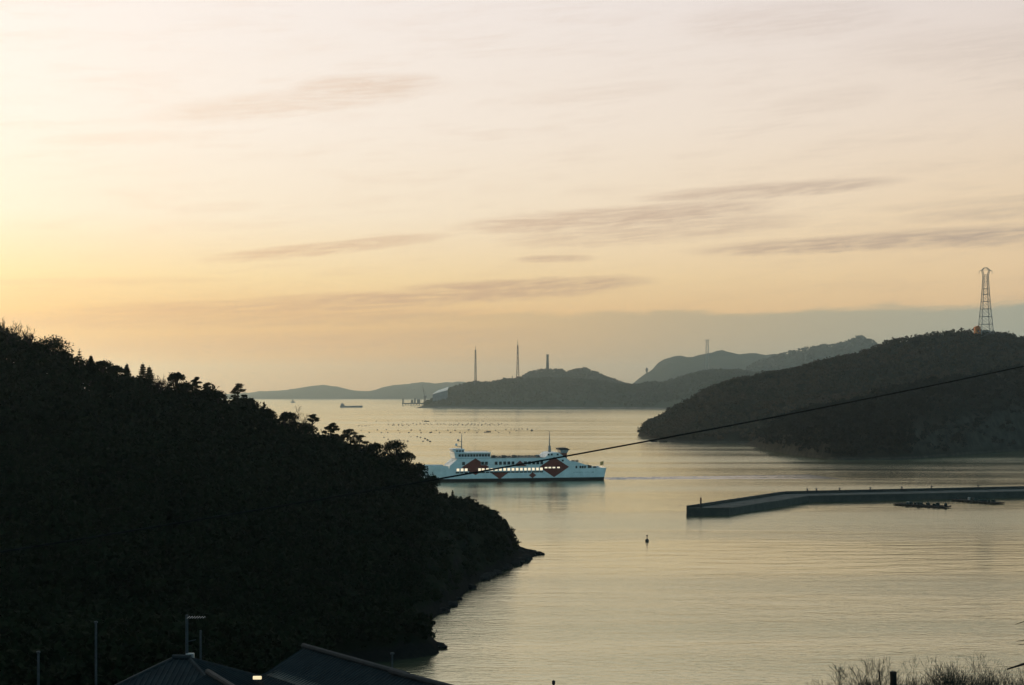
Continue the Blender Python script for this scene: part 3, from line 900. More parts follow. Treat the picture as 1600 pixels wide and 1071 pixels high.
# ------------------------------------------------------------------ buoy, rocks, floats, small craft
p = shore(1011, 846)
bu = thing('channel_buoy', (p.x, p.y, 0), 'small black can buoy with a topmark floating off the headland', 'buoy')
MB().lathe([(.2, -.4), (.42, -.1), (.45, .3), (.3, .5)], 12).build('float_body', M_DARK, bu)
MB().lathe([(.12, .5), (.09, 1.0), (.07, 1.15)], 8).build('stem', M_DARK, bu)
MB().lathe([(.05, 1.1), (.2, 1.2), (.2, 1.42), (.05, 1.5)], 8).build('topmark', M_DARK, bu)

def rock(loc, sx, sy, sz, seed, label, group):
    import bmesh
    bm = bmesh.new()
    bmesh.ops.create_icosphere(bm, subdivisions=3, radius=1.0)
    for v in bm.verts:
        c = v.co.copy()
        k = 1 + 0.38 * fbm(c.x * 1.1 + seed * 3.3, c.y * 1.1, c.z * 1.1, 3) + .12 * abs(fbm(c.x * 3, c.y * 3 + seed, c.z * 3, 3))
        v.co = Vector((c.x * sx * k, c.y * sy * k, (c.z + .15) * sz * k))
    me = bpy.data.meshes.new('rock'); bm.to_mesh(me); bm.free()
    o = link('rock', me, M_ROCK)
    o.location = loc
    return tag(o, label, 'rock', group)
for i, (px, py, sx, sy, sz) in enumerate(((812, 869, 1.6, 2.2, 1.3), (822, 873, 1.3, 1.9, .8), (838, 866, 1.7, 1.4, .55), (828, 866, 1.5, 1.6, .8), (806, 878, 1.8, 2.5, .9), (846, 866.5, .8, .9, .32), (790, 888, 1.5, 2, .7), (774, 897, 1.2, 2, .6), (758, 906, 1.0, 1.6, .5))):
    p = shore(px, py)
    rock((p.x, p.y, 0.0), sx, sy, sz, i, 'dark wave-worn rock at the foot of the bare headland', 'rocks at the headland foot')
rgk = random.Random(17)
for i in range(26):                   # boulders lying along the waterline
    x = rgk.uniform(-15, 3.5)
    y = near_y(x) + rgk.uniform(-1.2, 1.2)
    s = rgk.uniform(.35, 1.25)
    rock((x, y, 0.0), s, s * rgk.uniform(.9, 1.6), s * rgk.uniform(.45, .8), 60 + i, 'dark wave-worn rock at the foot of the bare headland', 'rocks at the headland foot')
p = shore(684, 1012); rock((p.x, p.y, 0), 1.5, 1.2, .6, 31, 'dark low rock off the small wooded point near the houses', None)
for i, (px, py, s) in enumerate(((1014, 690, 1.3), (1022, 691, 1.6), (1036, 691.5, 2.2))):
    p = shore(px, py)
    rock((p.x, p.y, 0), s * 1.4, s, s * .6, 40 + i, 'small rock awash off the point of the hill across the channel', 'rocks off the hill point')

rgb = random.Random(21)
fm = MB().lathe([(.35, -.35), (.75, -.2), (.85, .1), (.75, .45), (.5, .62), (.22, .68), (.2, .85), (.08, .9)], 8).mesh('fishing_float')
M_FLOAT = mat('black_float', (0.018, 0.018, 0.016), None, 2, .5, .4)
fm.materials.append(M_FLOAT)
rows = [(605, 795, 663.5, 28, .9), (640, 790, 662.0, 16, 1.0), (560, 780, 658.5, 12, .6), (560, 835, 672.5, 15, 1.2), (570, 800, 676.5, 15, .5), (700, 790, 664.8, 14, .6), (610, 640, 665, 6, .4), (560, 578, 666, 5, .6), (795, 840, 671, 7, .3)]
spots = []
for x0, x1, y, n, jit in rows:
    for k in range(n):
        spots.append((x0 + (x1 - x0) * (k + rgb.uniform(.2, .8)) / n, y + rgb.uniform(-.5, .5) * jit, rgb.uniform(.65, 1.0)))
spots += [(652, 683, .9), (657, 684, .9), (664, 686, 1), (668, 688.5, 1.2), (672, 690.5, 1), (661, 690, .8), (637, 690, .9), (600, 684, .8), (642, 683, .6), (831, 673.5, 1.5), (674, 676, 1.0)]
for px, py, s in spots:
    p = shore(px, py)
    o = bpy.data.objects.new('fishing_float', fm)
    col.objects.link(o)
    o.location = (p.x, p.y, 0); o.scale = (s, s, s)
    tag(o, 'small black float of the sea farm in the open water', 'float', 'floats of the sea farm')
def skiff(px, py, length, label, rz):
    p = shore(px, py)
    t = thing('skiff', (p.x, p.y, 0), label, 'boat', rz=R(rz))
    m = MB(); h = length / 2
    pl = [(-h, -.9), (h * .5, -1.0), (h, 0), (h * .5, 1.0), (-h, .9)]
    m.add([(x * .92, y * .8, -.2) for x, y in pl] + [(x, y, .75 + (.35 if x > h * .9 else 0)) for x, y in pl], [(4, 3, 2, 1, 0)] + [(i, (i + 1) % 5, (i + 1) % 5 + 5, i + 5) for i in range(5)])
    m.build('hull', M_DARK, t)
    MB().slab([(x * .9, y * .85) for x, y in pl], .45, .5).build('deck', M_DARK, t)
    MB().bevel_box(-h * .6, -h * .2, -.5, .5, .5, 1.5, .08).build('cabin', M_STEEL, t)
    MB().box(-h - .3, -h, -.2, .2, .1, 1.0).build('outboard_motor', M_DARK, t)
skiff(667, 659, 8.0, 'low dark skiff lying beyond the rows of sea farm floats', -35)
skiff(763.5, 675.5, 4.2, 'tiny dark skiff working among the sea farm floats', 5)

# coaster and a smaller vessel out in the open water
M_HULLG = mat('ship_grey_paint', (0.14, 0.17, 0.19), (0.10, 0.12, 0.14), .1, .6)
p = shore(549, 637)
cs = thing('cargo_ship', (p.x, p.y, 0), 'small grey cargo coaster with its bridge aft in open water', 'ship', rz=R(4))
L = 27
pl = [(-L, -4), (-L + 2, -4.5), (L * .8, -4.5), (L, 0), (L * .8, 4.5), (-L + 2, 4.5), (-L, 4)]
m = MB()
m.add([(x * .97, y * .9, -1) for x, y in pl] + [(x, y, 3.0 + (1.4 if x > L * .7 else 0) + (.8 if x < -L * .7 else 0)) for x, y in pl], [tuple(range(6, -1, -1)), tuple(range(7, 14))] + [(i, (i + 1) % 7, (i + 1) % 7 + 7, i + 7) for i in range(7)])
m.build('hull', M_HULLG, cs)
hs_ = MB().bevel_box(-L + 1.5, -L + 11, -3.8, 3.8, 3.0, 7.0, .4).build('deckhouse', M_HULLG, cs)
MB().bevel_box(-L + 4, -L + 9, -3.6, 3.6, 7.0, 9.6, .4).build('bridge', M_HULLG, cs)
MB().lathe([(.9, 0), (.8, 3.2)], 10, (-L + 3, 0, 7)).build('funnel', M_HULLG, cs)
MB().tube([(-L + 7, 0, 9.5), (-L + 7, 0, 12.5)], .2, 6).build('mast', M_HULLG, cs)
for k in range(3): MB().bevel_box(-L + 13 + k * 10.5, -L + 22.5 + k * 10.5, -3.2, 3.2, 2.9, 4.0, .3).build('hatch_cover', M_HULLG, cs)
MB().tube([(L * .82, 0, 4), (L * .82, 0, 8)], .18, 6).build('foremast', M_HULLG, cs)
p = shore(457.5, 629.5)
tb = thing('tug_boat', (p.x, p.y, 0), 'tiny pale tug boat with a tall wheelhouse near the far shore', 'boat')
pl = [(-8, -3), (4, -3), (9, 0), (4, 3), (-8, 3)]
m = MB(); m.add([(x * .95, y * .85, -1) for x, y in pl] + [(x, y, 3 + (1 if x > 8 else 0)) for x, y in pl], [(4, 3, 2, 1, 0), (5, 6, 7, 8, 9)] + [(i, (i + 1) % 5, (i + 1) % 5 + 5, i + 5) for i in range(5)])
m.build('hull', M_HULLG, tb)
MB().bevel_box(-4, 4, -2.4, 2.4, 3, 7.5, .3).build('wheelhouse', M_STEEL, tb)
MB().bevel_box(-2, 2, -1.8, 1.8, 7.5, 10.5, .3).build('upper_bridge', M_STEEL, tb)
MB().tube([(0, 0, 10.5), (0, 0, 14)], .25, 6).build('mast', M_STEEL, tb)
# ------------------------------------------------------------------ masts, chimney, pylons on the far land
M_LATT = mat('lattice_steel', (0.10, 0.10, 0.10), (0.06, 0.06, 0.06), .05, .6, .4)
M_LATT_R = mat('lattice_red', (0.20, 0.07, 0.05), (0.15, 0.05, 0.04), .05, .6, .4)
M_PYL = mat('pylon_steel', (0.26, 0.27, 0.26), (0.19, 0.20, 0.19), .1, .6, .4)
def lattice(t, prof, mats, leg_r, br_r, legs=4, names=('leg', 'brace')):
    """prof: list of (height, half width); each leg one mesh, the bracing of each bay one mesh"""
    ang = [math.pi / legs + 2 * math.pi * k / legs for k in range(legs)]
    P = lambda k, i: (prof[i][1] * 1.414 * math.cos(ang[k % legs]), prof[i][1] * 1.414 * math.sin(ang[k % legs]), prof[i][0])
    for k in range(legs):
        MB().tube([P(k, i) for i in range(len(prof))], leg_r, 4).build(names[0], mats[0], t)
    for i in range(len(prof) - 1):
        m = MB()
        for k in range(legs):
            m.tube([P(k, i), P(k + 1, i + 1)], br_r, 3, False).tube([P(k + 1, i), P(k, i + 1)], br_r, 3, False).tube([P(k, i + 1), P(k + 1, i + 1)], br_r * 1.3, 3, False)
        m.build(names[1], mats[i % len(mats)], t)
def on_isle(key, px, dy=0):
    fn, x0, x1, yr = ISLES[key]
    Y = yr + dy; x = (px - 800) / F * Y
    return x, Y, fn(x, Y)
x, Y, z = on_isle('near', 743, -20)
H = at(743, 541, Y).z - z
t = thing('lattice_mast', (x, Y, z - 2), 'tall thin lattice mast at the seaward end of the island ridge', 'mast')
lattice(t, [(H * k / 12, 2.3 - 1.3 * k / 12) for k in range(12)], [M_LATT, M_LATT_R], .75, .4)
MB().tube([(0, 0, H * .9), (0, 0, H + 2)], [.9, .4], 6).build('antenna', M_LATT_R, t)
x, Y, z = on_isle('near', 809, -10)
H = at(809, 531, Y).z - z
t = thing('lattice_mast', (x, Y, z - 2), 'red and grey lattice mast with spreading foot, nearer the chimney', 'mast')
lattice(t, [(0, 4.0), (H * .12, 3.2), (H * .25, 2.6), (H * .37, 2.2), (H * .5, 1.9), (H * .62, 1.6), (H * .75, 1.3), (H * .88, 1.0)], [M_LATT_R, M_LATT], .8, .45)
MB().tube([(0, 0, H * .85), (0, 0, H + 2)], [.8, .35], 6).build('antenna', M_LATT, t)
for k in range(4):
    MB().lathe([(1.7, 0), (1.7, .5), (.6, .7)], 8, (0, 0, H * (.45 + .13 * k))).build('platform', M_LATT, t)
x, Y, z = on_isle('near', 800.5, -10)
t = thing('lattice_mast', (x, Y, z - 1), 'short spindly mast just beside the red and grey mast', 'mast')
lattice(t, [(0, 1.2), (6, .8), (13, .5)], [M_LATT], .35, .2, 3)
x, Y, z = on_isle('knoll', 855.5, 0)
H = at(855, 554, Y).z - z
t = thing('factory_chimney', (x, Y, z - 3), 'thick grey smelter chimney standing on the wooded knoll', 'chimney')
MB().lathe([(4.9, 0), (4.4, H * .3), (3.9, H * .6), (3.4, H * .93)], 20).build('stack', M_CONC, t)
MB().lathe([(3.8, H * .9), (3.9, H * .95), (3.6, H + 3)], 20).build('rim', M_LATT, t)
for k in (.35, .6): MB().lathe([(4.6 - k, H * k), (4.7 - k, H * k + .4), (4.6 - k, H * k + .8)], 20).build('band', M_LATT, t)
x, Y, z = on_isle('shoulder', 1105, -330)
Y = 4150; x = (1105 - 800) / F * Y; z0 = at(0, 582, Y).z
H = at(1105, 531, Y).z
t = thing('power_pylon', (x, Y, 0), 'faint grey portal pylon rising in front of the pale mountain', 'pylon')
lattice(t, [(0, 7.5), (H * .2, 6.3), (H * .4, 5.3), (H * .58, 4.5), (H * .74, 3.8), (H * .88, 3.3), (H, 3.0)], [M_PYL], .45, .2)
MB().box(-8.5, 8.5, -.5, .5, H - 2.2, H - 1.2).build('crossarm', M_PYL, t)
x, Y, z = on_isle('mountain', 1010.5, -120)
t = thing('water_tower', (x, Y, z - 1), 'dark round-headed tower on the lower slope of the pale mountain', 'tower')
top = at(1010, 574.5, Y).z - z
top = max(top, 18)
MB().lathe([(1.6, 0), (1.3, top * .6)], 10).build('shaft', M_LATT, t)
MB().lathe([(1.4, top * .55), (4.8, top * .72), (5.2, top * .85), (3.2, top * .97), (.6, top + 1.5)], 14).build('tank', M_LATT, t)

# the big pylon on the hill across the channel
gx, gy = at(1540, 0, 1140).x, 1140
gz = far_hill(gx, gy)
t = thing('power_pylon', (gx, gy, gz - 1), 'tall steel lattice pylon with splayed head on top of the dark hill', 'pylon')
H = at(1540, 419, gy).z - gz + 1
lv = [(0, 5.2), (.09, 4.7), (.19, 4.2), (.30, 3.75), (.41, 3.25), (.52, 2.8), (.62, 2.45), (.70, 2.2), (.80, 1.95), (.885, 1.8)]
lattice(t, [(H * a, b) for a, b in lv], [M_PYL], .26, .12)
for a, b in lv[1:-2]:
    m = MB()
    for s in (-1, 1):
        m.box(-b - .1, b + .1, s * b - .14, s * b + .14, H * a - .16, H * a + .16).box(s * b - .14, s * b + .14, -b, b, H * a - .15, H * a + .15)
    m.build('girt', M_PYL, t)
hd = MB()
for s in (-1, 1):
    for y in (-1.6, 1.6):
        hd.tube([(s * 1.8, y, H * .885), (s * 2.9, y * .8, H * .97)], .24, 4).tube([(s * 2.9, y * .8, H * .97), (s * 1.2, y * .6, H)], .24, 4)
        hd.tube([(s * 2.9, y * .8, H * .97), (s * 5.3, 0, H * .955)], .17, 4).tube([(s * 2.0, y, H * .92), (s * 2.9, y * .8, H * .97)], .2, 4)
hd.tube([(-1.2, -1, H), (1.2, -1, H)], .26, 4).tube([(-1.2, 1, H), (1.2, 1, H)], .26, 4).box(-2, 2, -1.7, -1.4, H * .9, H * .905).tube([(-2.9, 0, H * .97), (2.9, 0, H * .97)], .15, 4)
hd.build('head', M_PYL, t)
for s in (-1, 1):
    MB().lathe([(.12, -2.2), (.2, -1.8), (.12, -1.4), (.2, -1.0), (.12, -.6), (.05, 0)], 6, (s * 5.2, 0, H * .955)).build('insulator', M_PYL, t)
hx = at(1527, 0, 1146).x; hzz = far_hill(hx, 1146)
t = thing('relay_hut', (hx, 1146, hzz), 'small orange-roofed hut at the foot of the big pylon', 'hut')
M_ORANGE = mat('orange_roof', (0.75, 0.24, 0.07), (0.6, 0.18, 0.05), .5, .7, .2)
MB().box(-2.2, 2.2, -2, 2, 0, 6.6).build('wall', M_ORANGE, t)
MB().prism([(-2.6, 6.603), (0, 7.8), (2.6, 6.603)], -2.4, 2.4).build('roof', M_ORANGE, t)
MB().box(-.5, .5, -2.04, -2.002, 2.6, 4.6).build('door', M_DARK, t)

# shipyard at the island's tip
p = at(676, 0, 3520)
zz = at(0, 611, 3520).z
t = thing('shipyard_shed', (at(676, 0, 3420).x, 3420, 0), 'pale pink-lit shed roof climbing the tip of the island', 'shed')
t.location.y = 3300; t.location.x = at(676, 0, 3300).x
M_SHED = mat('pale_sheet_roof', (0.85, 0.74, 0.64), (0.75, 0.62, 0.54), .03, .5, .4)
a, b = at(676, 614.5, 3300), at(699, 606, 3300)
w, z0, z1 = b.x - a.x, a.z, b.z
# long monopitch roof leaning towards the water, rising with the slope
MB().add([(0, 0, -3), (w, 0, -3), (w, 0, z1 - 6), (0, 0, z0 - 3), (0, 22, -3), (w, 22, -3), (w, 22, z1 + 1), (w * .3, 22, z0 + 5)],
         [(0, 1, 2, 3), (1, 5, 6, 2), (5, 4, 7, 6), (4, 0, 3, 7), (3, 2, 6, 7)]).build('wall', M_HULLG, t)
MB().add([(-1, -1, z0 - 3), (w + 1, -1, z1 - 6), (w + 1, 23, z1 + 1.4), (w * .3, 23, z0 + 5.4), (-1, -1, z0 - 2.4), (w + 1, -1, z1 - 5.4), (w + 1, 23, z1 + 2), (w * .3, 23, z0 + 6)],
         [(3, 2, 1, 0), (4, 5, 6, 7), (0, 1, 5, 4), (1, 2, 6, 5), (2, 3, 7, 6), (3, 0, 4, 7)]).build('roof', M_SHED, t)
p = at(664, 0, 3800)
t = thing('shipyard_crane', (p.x, 3800, 0), 'grey level-luffing jib crane beside the pale shed roof', 'crane')
top = at(0, 602, 3800).z
lattice(t, [(0, 3.5), (8, 2.6), (16, 2.0), (22, 1.8)], [M_LATT], .7, .4)
MB().bevel_box(-3.5, 4.5, -2.5, 2.5, 22, 27, .3).build('cab', M_LATT, t)
MB().tube([(-1, 0, 26), (-4.2, 0, top * .75), (-6.5, 0, top)], [1.2, .9, .5], 5).build('jib', M_LATT, t)
MB().tube([(3.5, 0, 27), (1, 0, 38), (-5, 0, top * .82)], .4, 5).build('tie_rod', M_LATT, t)
p = at(642, 0, 4000)
t = thing('loading_jetty', (p.x, 4000, 0), 'grey loading jetty with stubby gantries off the island tip', 'jetty')
MB().box(-25, 34, -4, 4, 3, 6.5).build('deck', M_LATT, t)
for k in range(8): MB().lathe([(1.1, -2), (1.1, 3)], 8, (-23 + k * 7.8, 0, 0)).build('pile', M_LATT, t)
for x0, w, h in ((-24, 4, 12), (0, 7, 9), (9, 5, 13), (17, 9, 10)): MB().bevel_box(x0, x0 + w, -3, 3, 6.5, 6.5 + h, .5).build('gantry', M_LATT, t)

# ------------------------------------------------------------------ trees one can tell apart on the skyline
def leaves(name, pts, size, m, parent, seed, flat=.2):
    v, f = leaf_quads(np.random.default_rng(seed), np.asarray(pts), size, flat)
    return link(name, mesh_np(name, v, f), m, parent)
def ball(rng, c, r, n, squash=1.0):
    p = rng.normal(size=(n, 3)); p /= np.linalg.norm(p, axis=1, keepdims=True)
    p *= (rng.uniform(.3, 1.0, size=(n, 1)) ** .6) * np.where(rng.random((n, 1)) < .2, rng.uniform(1.0, 1.45, size=(n, 1)), 1.0) * r; p[:, 2] *= squash
    return p + np.asarray(c)
def tree_root(px, py_top, kind, label, cat, dy=0.0, group=None):
    Y = 260.0
    for _ in range(12): Y = ridge_y((px - 800) / F * Y) + dy
    x = (px - 800) / F * Y
    z = land(x, Y) - .3
    h = max(at(px, py_top, Y).z - z, 2.0)
    return thing(kind, (x, Y, z), label, cat, group), h, Y / F
def broadleaf(px, py, wpx, label, seed, dy=0):
    t, h, s = tree_root(px, py, 'broadleaf_tree', label, 'tree', dy)
    rg = np.random.default_rng(seed); r = wpx * s / 2
    tk = MB().tube([(0, 0, 0), (.1, 0, h * .35), (-.05, .1, h * .75)], [h * .035, h * .026, h * .012], 6)
    pts = []
    nb = 26
    for k in range(nb):
        a = k * 2.4; rr = r * (.2 + .65 * ((k * 37) % 13) / 13)
        c = (math.cos(a) * rr, math.sin(a) * rr, max(h - r * .35 - r * .95 * (1 - math.sqrt(max(0, 1 - (rr / r) ** 2))) * rg.uniform(.8, 1.3) - ((h * rg.uniform(.1, .55)) if k % 2 else 0), .6))
        tk.tube([(0, 0, h * .3), c], [h * .016, h * .006], 4, False)
        pts.append(ball(rg, c, r * rg.uniform(.26, .44), 120, .85))
    tk.build('trunk', M_BARK, t)
    leaves('crown', np.concatenate(pts), .30, M_LEAF_NEAR, t, seed)
def conifer(px, py, wpx, label, seed, sparse=False, dy=0):
    t, h, s = tree_root(px, py, 'conifer_tree', label, 'tree', dy)
    rg = np.random.default_rng(seed); r = wpx * s / 2
    tk = MB().tube([(0, 0, 0), (0, 0, h * .5), (.05, 0, h)], [h * .022, h * .014, .02], 6)
    pts = []
    n = 9 if sparse else 15
    for k in range(n):
        z = h - .25 - (wpx * s * 2.4) * (1 - k / n) ** 1.1; rr = (1.25 if sparse else 1.7) * r * max(.05, (1 - k / n) ** .9)
        if z < .4: continue
        nbr = 5 if sparse else 7
        for j in range(nbr):
            a = j * 2 * math.pi / nbr + k * .7 + rg.uniform(-.2, .2); l = rr * rg.uniform(.7, 1.15)
            e = (math.cos(a) * l, math.sin(a) * l, z - l * .22 + (.1 if sparse else 0))
            tk.tube([(0, 0, z), e], [.05, .02], 3, False)
            q = 16 if sparse else 26
            tt = rg.uniform(.2, 1, size=(q, 1))
            p = np.array([0, 0, z]) * (1 - tt) + np.array(e) * tt + rg.normal(size=(q, 3)) * np.array([.2, .2, .1]) * (.25 + .6 * rr)
            pts.append(p)
    tk.build('trunk', M_BARK, t)
    pts.append(np.array([[0, 0, h - .1], [.05, 0, h - .35], [-.05, 0, h - .5]]))
    leaves('crown', np.concatenate(pts), .26 if sparse else .32, M_LEAF_NEAR, t, seed, .6)
def pine(px, py, wpx, label, seed, lean=0.0, pads=6, flat_top=False, dy=0):
    t, h, s = tree_root(px, py, 'pine_tree', label, 'tree', dy)
    rg = np.random.default_rng(seed); r = wpx * s / 2
    top = (lean, 0, h * .95)
    tk = MB().tube([(0, 0, 0), (lean * .3 + .1, 0, h * .4), (lean * .7 - .1, 0, h * .75), top], [h * .03, h * .024, h * .017, .04], 6)
    pts = []
    deep = (.5 if flat_top else 1.0) * wpx * s
    pads = pads + 3
    for k in range(pads):
        f = k / max(pads - 1, 1)
        z = max(h - .35 - deep * f * rg.uniform(.8, 1.1), .8)
        a = k * 2.2 + rg.uniform(-.5, .5); l = r * (.10 + (.75 if flat_top else .72) * f ** .6) * rg.uniform(.8, 1.1)
        c = (lean * z / h + math.cos(a) * l, math.sin(a) * l, z)
        tk.tube([(lean * (z / h) * .9, 0, z - h * .08), c], [h * .012, h * .005], 4, False)
        pts.append(ball(rg, c, r * rg.uniform(.30, .46), 190, .42))
    tk.build('trunk', M_BARK, t)
    leaves('crown', np.concatenate(pts), .27, M_LEAF_NEAR, t, seed, .5)

def branchy(m, p, d, l, r, depth, rg, up=.25, spread=.55, n=3, minr=.004):
    """recursive bare branches"""
    e = p + d * l
    mid = p + d * l * .5 + Vector((rg.uniform(-1, 1), rg.uniform(-1, 1), 0)) * l * .05
    m.tube([p, mid, e], [r, r * .85, r * .66], n, False)
    if depth == 0: return
    for k in range(rg.choice((2, 2, 3))):
        nd = (d + Vector((rg.gauss(0, spread), rg.gauss(0, spread), rg.gauss(up, spread * .5)))).normalized()
        branchy(m, e if k else mid.lerp(e, rg.uniform(.3, 1)), nd, l * rg.uniform(.62, .85), max(r * .62, minr), depth - 1, rg, up, spread, n, minr)
def bare_tree(px, py, label, seed, dy=0):
    t, h, s = tree_root(px, py, 'bare_tree', label, 'tree', dy)
    rg = random.Random(seed); m = MB()
    for k in range(3): branchy(m, Vector((0, 0, h * .1)), Vector((rg.uniform(-.3, .3), rg.uniform(-.2, .2), 1)).normalized(), h * .30, .07, 5, rg, .2, .42, 3, .022)
    m.tube([(0, 0, -.2), (0, 0, h * .14)], [.12, .09], 6).build('trunk', M_BARK, t)
    v = np.array([x for x in m.v]); 
    sc = h / max(v[:, 2].max(), .1)
    m.v = [(x * sc, y * sc, z * sc) for x, y, z in m.v]
    b = m.build('branches', M_BARK, t)

bare_tree(6, 502, 'leafless twiggy tree at the top of the headland ridge', 1)
bare_tree(22, 507, 'leafless twiggy tree just down the ridge from the topmost one', 2)
bare_tree(40, 518, 'leafless twiggy tree against the big domed tree', 3)
broadleaf(-10, 512, 40, 'broad dark tree at the very top of the ridge under bare twigs', 4)
broadleaf(82, 523, 62, 'big dome-shaped evergreen tree standing highest among the crowns', 5)
broadleaf(58, 533, 40, 'rounded evergreen tree leaning on the big domed tree uphill', 6)
broadleaf(30, 530, 44, 'rounded evergreen tree beneath the leafless twigs', 61)
broadleaf(100, 548, 26, 'small rounded tree just below the big domed tree', 7)
conifer(124, 545, 16, 'sparse layered conifer standing alone below the domed tree', 8, True)
conifer(142, 554, 12, 'slim pointed conifer between the sparse conifer and the bushes', 9)
broadleaf(160, 562, 34, 'low bushy tree downhill of the slim pointed conifer', 10)
broadleaf(180, 570, 30, 'low bushy tree uphill of the group of pointed conifers', 11)
conifer(198, 567, 18, 'uppermost pointed conifer of a group of three', 12)
conifer(223, 566, 22, 'tallest pointed conifer in the middle of a group of three', 13)
conifer(233, 571, 18, 'lowest pointed conifer of a group of three', 14)
broadleaf(213, 588, 40, 'dark bushy tree filling the gap below the pointed conifers', 15)
bare_tree(250, 588, 'small leafless tree between conifers and the mop-headed tree', 16)
broadleaf(275, 581, 30, 'mop-headed round tree downhill of the pointed conifers', 17)
pine(302, 588, 20, 'ragged pine with upswept tip beside the mop-headed tree', 18, .6)
broadleaf(290, 596, 34, 'dark round tree under the ragged pine', 19)
pine(320, 597, 26, 'spreading pine downhill of the ragged pine', 20, .5, 7)
broadleaf(340, 610, 32, 'low round tree just above the spiky-topped pine', 21)
pine(372, 599, 32, 'wide layered pine with a spike at its top', 22, .1, 9)
broadleaf(388, 621, 36, 'dense rounded tree under the wide layered pine', 23)
broadleaf(415, 637, 36, 'dense rounded tree where the ridge meets the far water', 24)
broadleaf(450, 642, 32, 'lumpy dark tree above the small umbrella pine', 25)
bare_tree(463, 645, 'thin leafless tree beside the umbrella pine', 26)
pine(487, 646, 21, 'small umbrella pine with flat crown on a thin stem', 27, .3, 4, True)
broadleaf(478, 660, 36, 'round-topped tree below the small umbrella pine', 28)
pine(513, 660, 26, 'wind-bent pine downhill of the umbrella pine', 29, .8, 6, True)
pine(538, 670, 34, 'flat wide pine reaching out over the water', 30, 1.0, 7, True)
broadleaf(520, 676, 40, 'dark round tree between the wind-bent and the flat pine', 31)
pine(560, 679, 28, 'low ragged pine below the flat wide pine', 32, .5, 6)
broadleaf(585, 690, 36, 'low dark tree uphill of the shaggy bushy tree', 33)
broadleaf(616, 686, 40, 'shaggy bushy tree standing out above the ferry bow', 34)
broadleaf(634, 704, 34, 'bushy tree on the slope just before the ferry bow', 35)
broadleaf(653, 722, 34, 'low bush on the slope in front of the ferry bow', 36)
broadleaf(674, 742, 30, 'lowest bush where the wood gives way to bare rock', 37)
conifer(707, 766, 7, 'tiny wind-bent sapling on the bare rock', 38, True)
conifer(697, 768, 6, 'tiny sapling at the edge of the bare rock', 39, True)

# ------------------------------------------------------------------ foreground: houses, poles, cable, bushes
M_TILE = mat('dark_roof_tile', (0.018, 0.023, 0.025), (0.010, 0.013, 0.015), 1.2, .75, .2, bump=.3)
M_WALL = mat('dark_plaster', (0.10, 0.095, 0.085), (0.06, 0.057, 0.05), .8, .9, .1)  # dark plaster tone for the house walls
def gable_house(x, y, z_ridge, ang, half_w, length, pitch, label, lit):
    """ridge starts at (x, y) and runs along ang; walls drop to the ground"""
    g = min(land(x, y), land(x + math.cos(ang) * length, y + math.sin(ang) * length)) - .5
    t = thing('house', (x, y, g), label, 'house', rz=ang)
    zr = z_ridge - g; ze = zr - half_w * pitch
    MB().prism([(-half_w + .6, 0), (-half_w + .6, ze + .25), (0, zr - .3), (half_w - .6, ze + .25), (half_w - .6, 0)], 0, 1).build  # profile reference
    w = MB()
    n = half_w - .6
    for xx in (.4, length - .4): pass
    vs = []
    for xx in (.4, length - .4): vs += [(xx, -n, 0), (xx, -n, ze + n * 0 + .35), (xx, 0, zr - .25), (xx, n, ze + .35), (xx, n, 0)]
    w.add(vs, [(0, 1, 2, 3, 4), (9, 8, 7, 6, 5), (0, 5, 6, 1), (4, 3, 8, 9), (1, 6, 7, 2), (2, 7, 8, 3)])
    w.build('wall', M_WALL, t)
    for s in (-1, 1):
        r = MB()
        r.add([(0, 0, zr), (length, 0, zr), (length, s * half_w, ze), (0, s * half_w, ze), (0, 0, zr - .16), (length, 0, zr - .16), (length, s * half_w, ze - .16), (0, s * half_w, ze - .16)],
              [(0, 1, 2, 3) if s < 0 else (3, 2, 1, 0), (4, 7, 6, 5), (0, 3, 7, 4), (1, 5, 6, 2), (3, 2, 6, 7)])
        k = 0.15
        while k < length:                       # rolls of the tiled roof running down the slope
            r.tube([(k, 0, zr + .02), (k, s * half_w, ze + .02)], .05, 4)
            k += .3
        r.build('roof_slope', M_TILE, t)
    MB().tube([(-.1, 0, zr + .1), (length + .1, 0, zr + .1)], .16, 8).build('ridge_tile', M_TILE, t)
    for xx in (length * .3, length * .65):
        MB().box(xx - .6, xx + .6, -n - .04, -n - .003, zr * .3, zr * .3 + 1.1).build('window', M_GLASS, t)
    if lit:
        MB().box(.33, .397, -n + .1, -n + .95, ze - .15, ze + .3).build('lit_window', M_LAMP, t)
    return t
M_LAMP = mat('lit_house_glass', (0.8, .7, .5), None, 1, .3, emit=(1.0, .78, .45), estr=1.0)
a, b = at(475, 1012, 85), at(602, 1047, 78)
ang = math.atan2(b.y - a.y, b.x - a.x)
h2 = gable_house(a.x, a.y, a.z, ang, 3.35, 11.0, .47, 'dark tile-roofed house with a lit pane under its eave', True)
lp = thing('eave_lamp', (*at(402, 1059, 82.2)[:2], at(402, 1059, 82.2).z), 'small warm lamp glowing under the roof corner of the house', 'lamp')
MB().bevel_box(-.24, .24, -.1, .1, -.09, .1, .03).build('lamp_glass', M_LAMP, lp)
MB().tube([(-.24, .0, .1), (.24, .0, .12)], .04, 5).tube([(0, 0, .1), (.9, .5, .25)], .04, 5).build('bracket', M_DARK, lp)
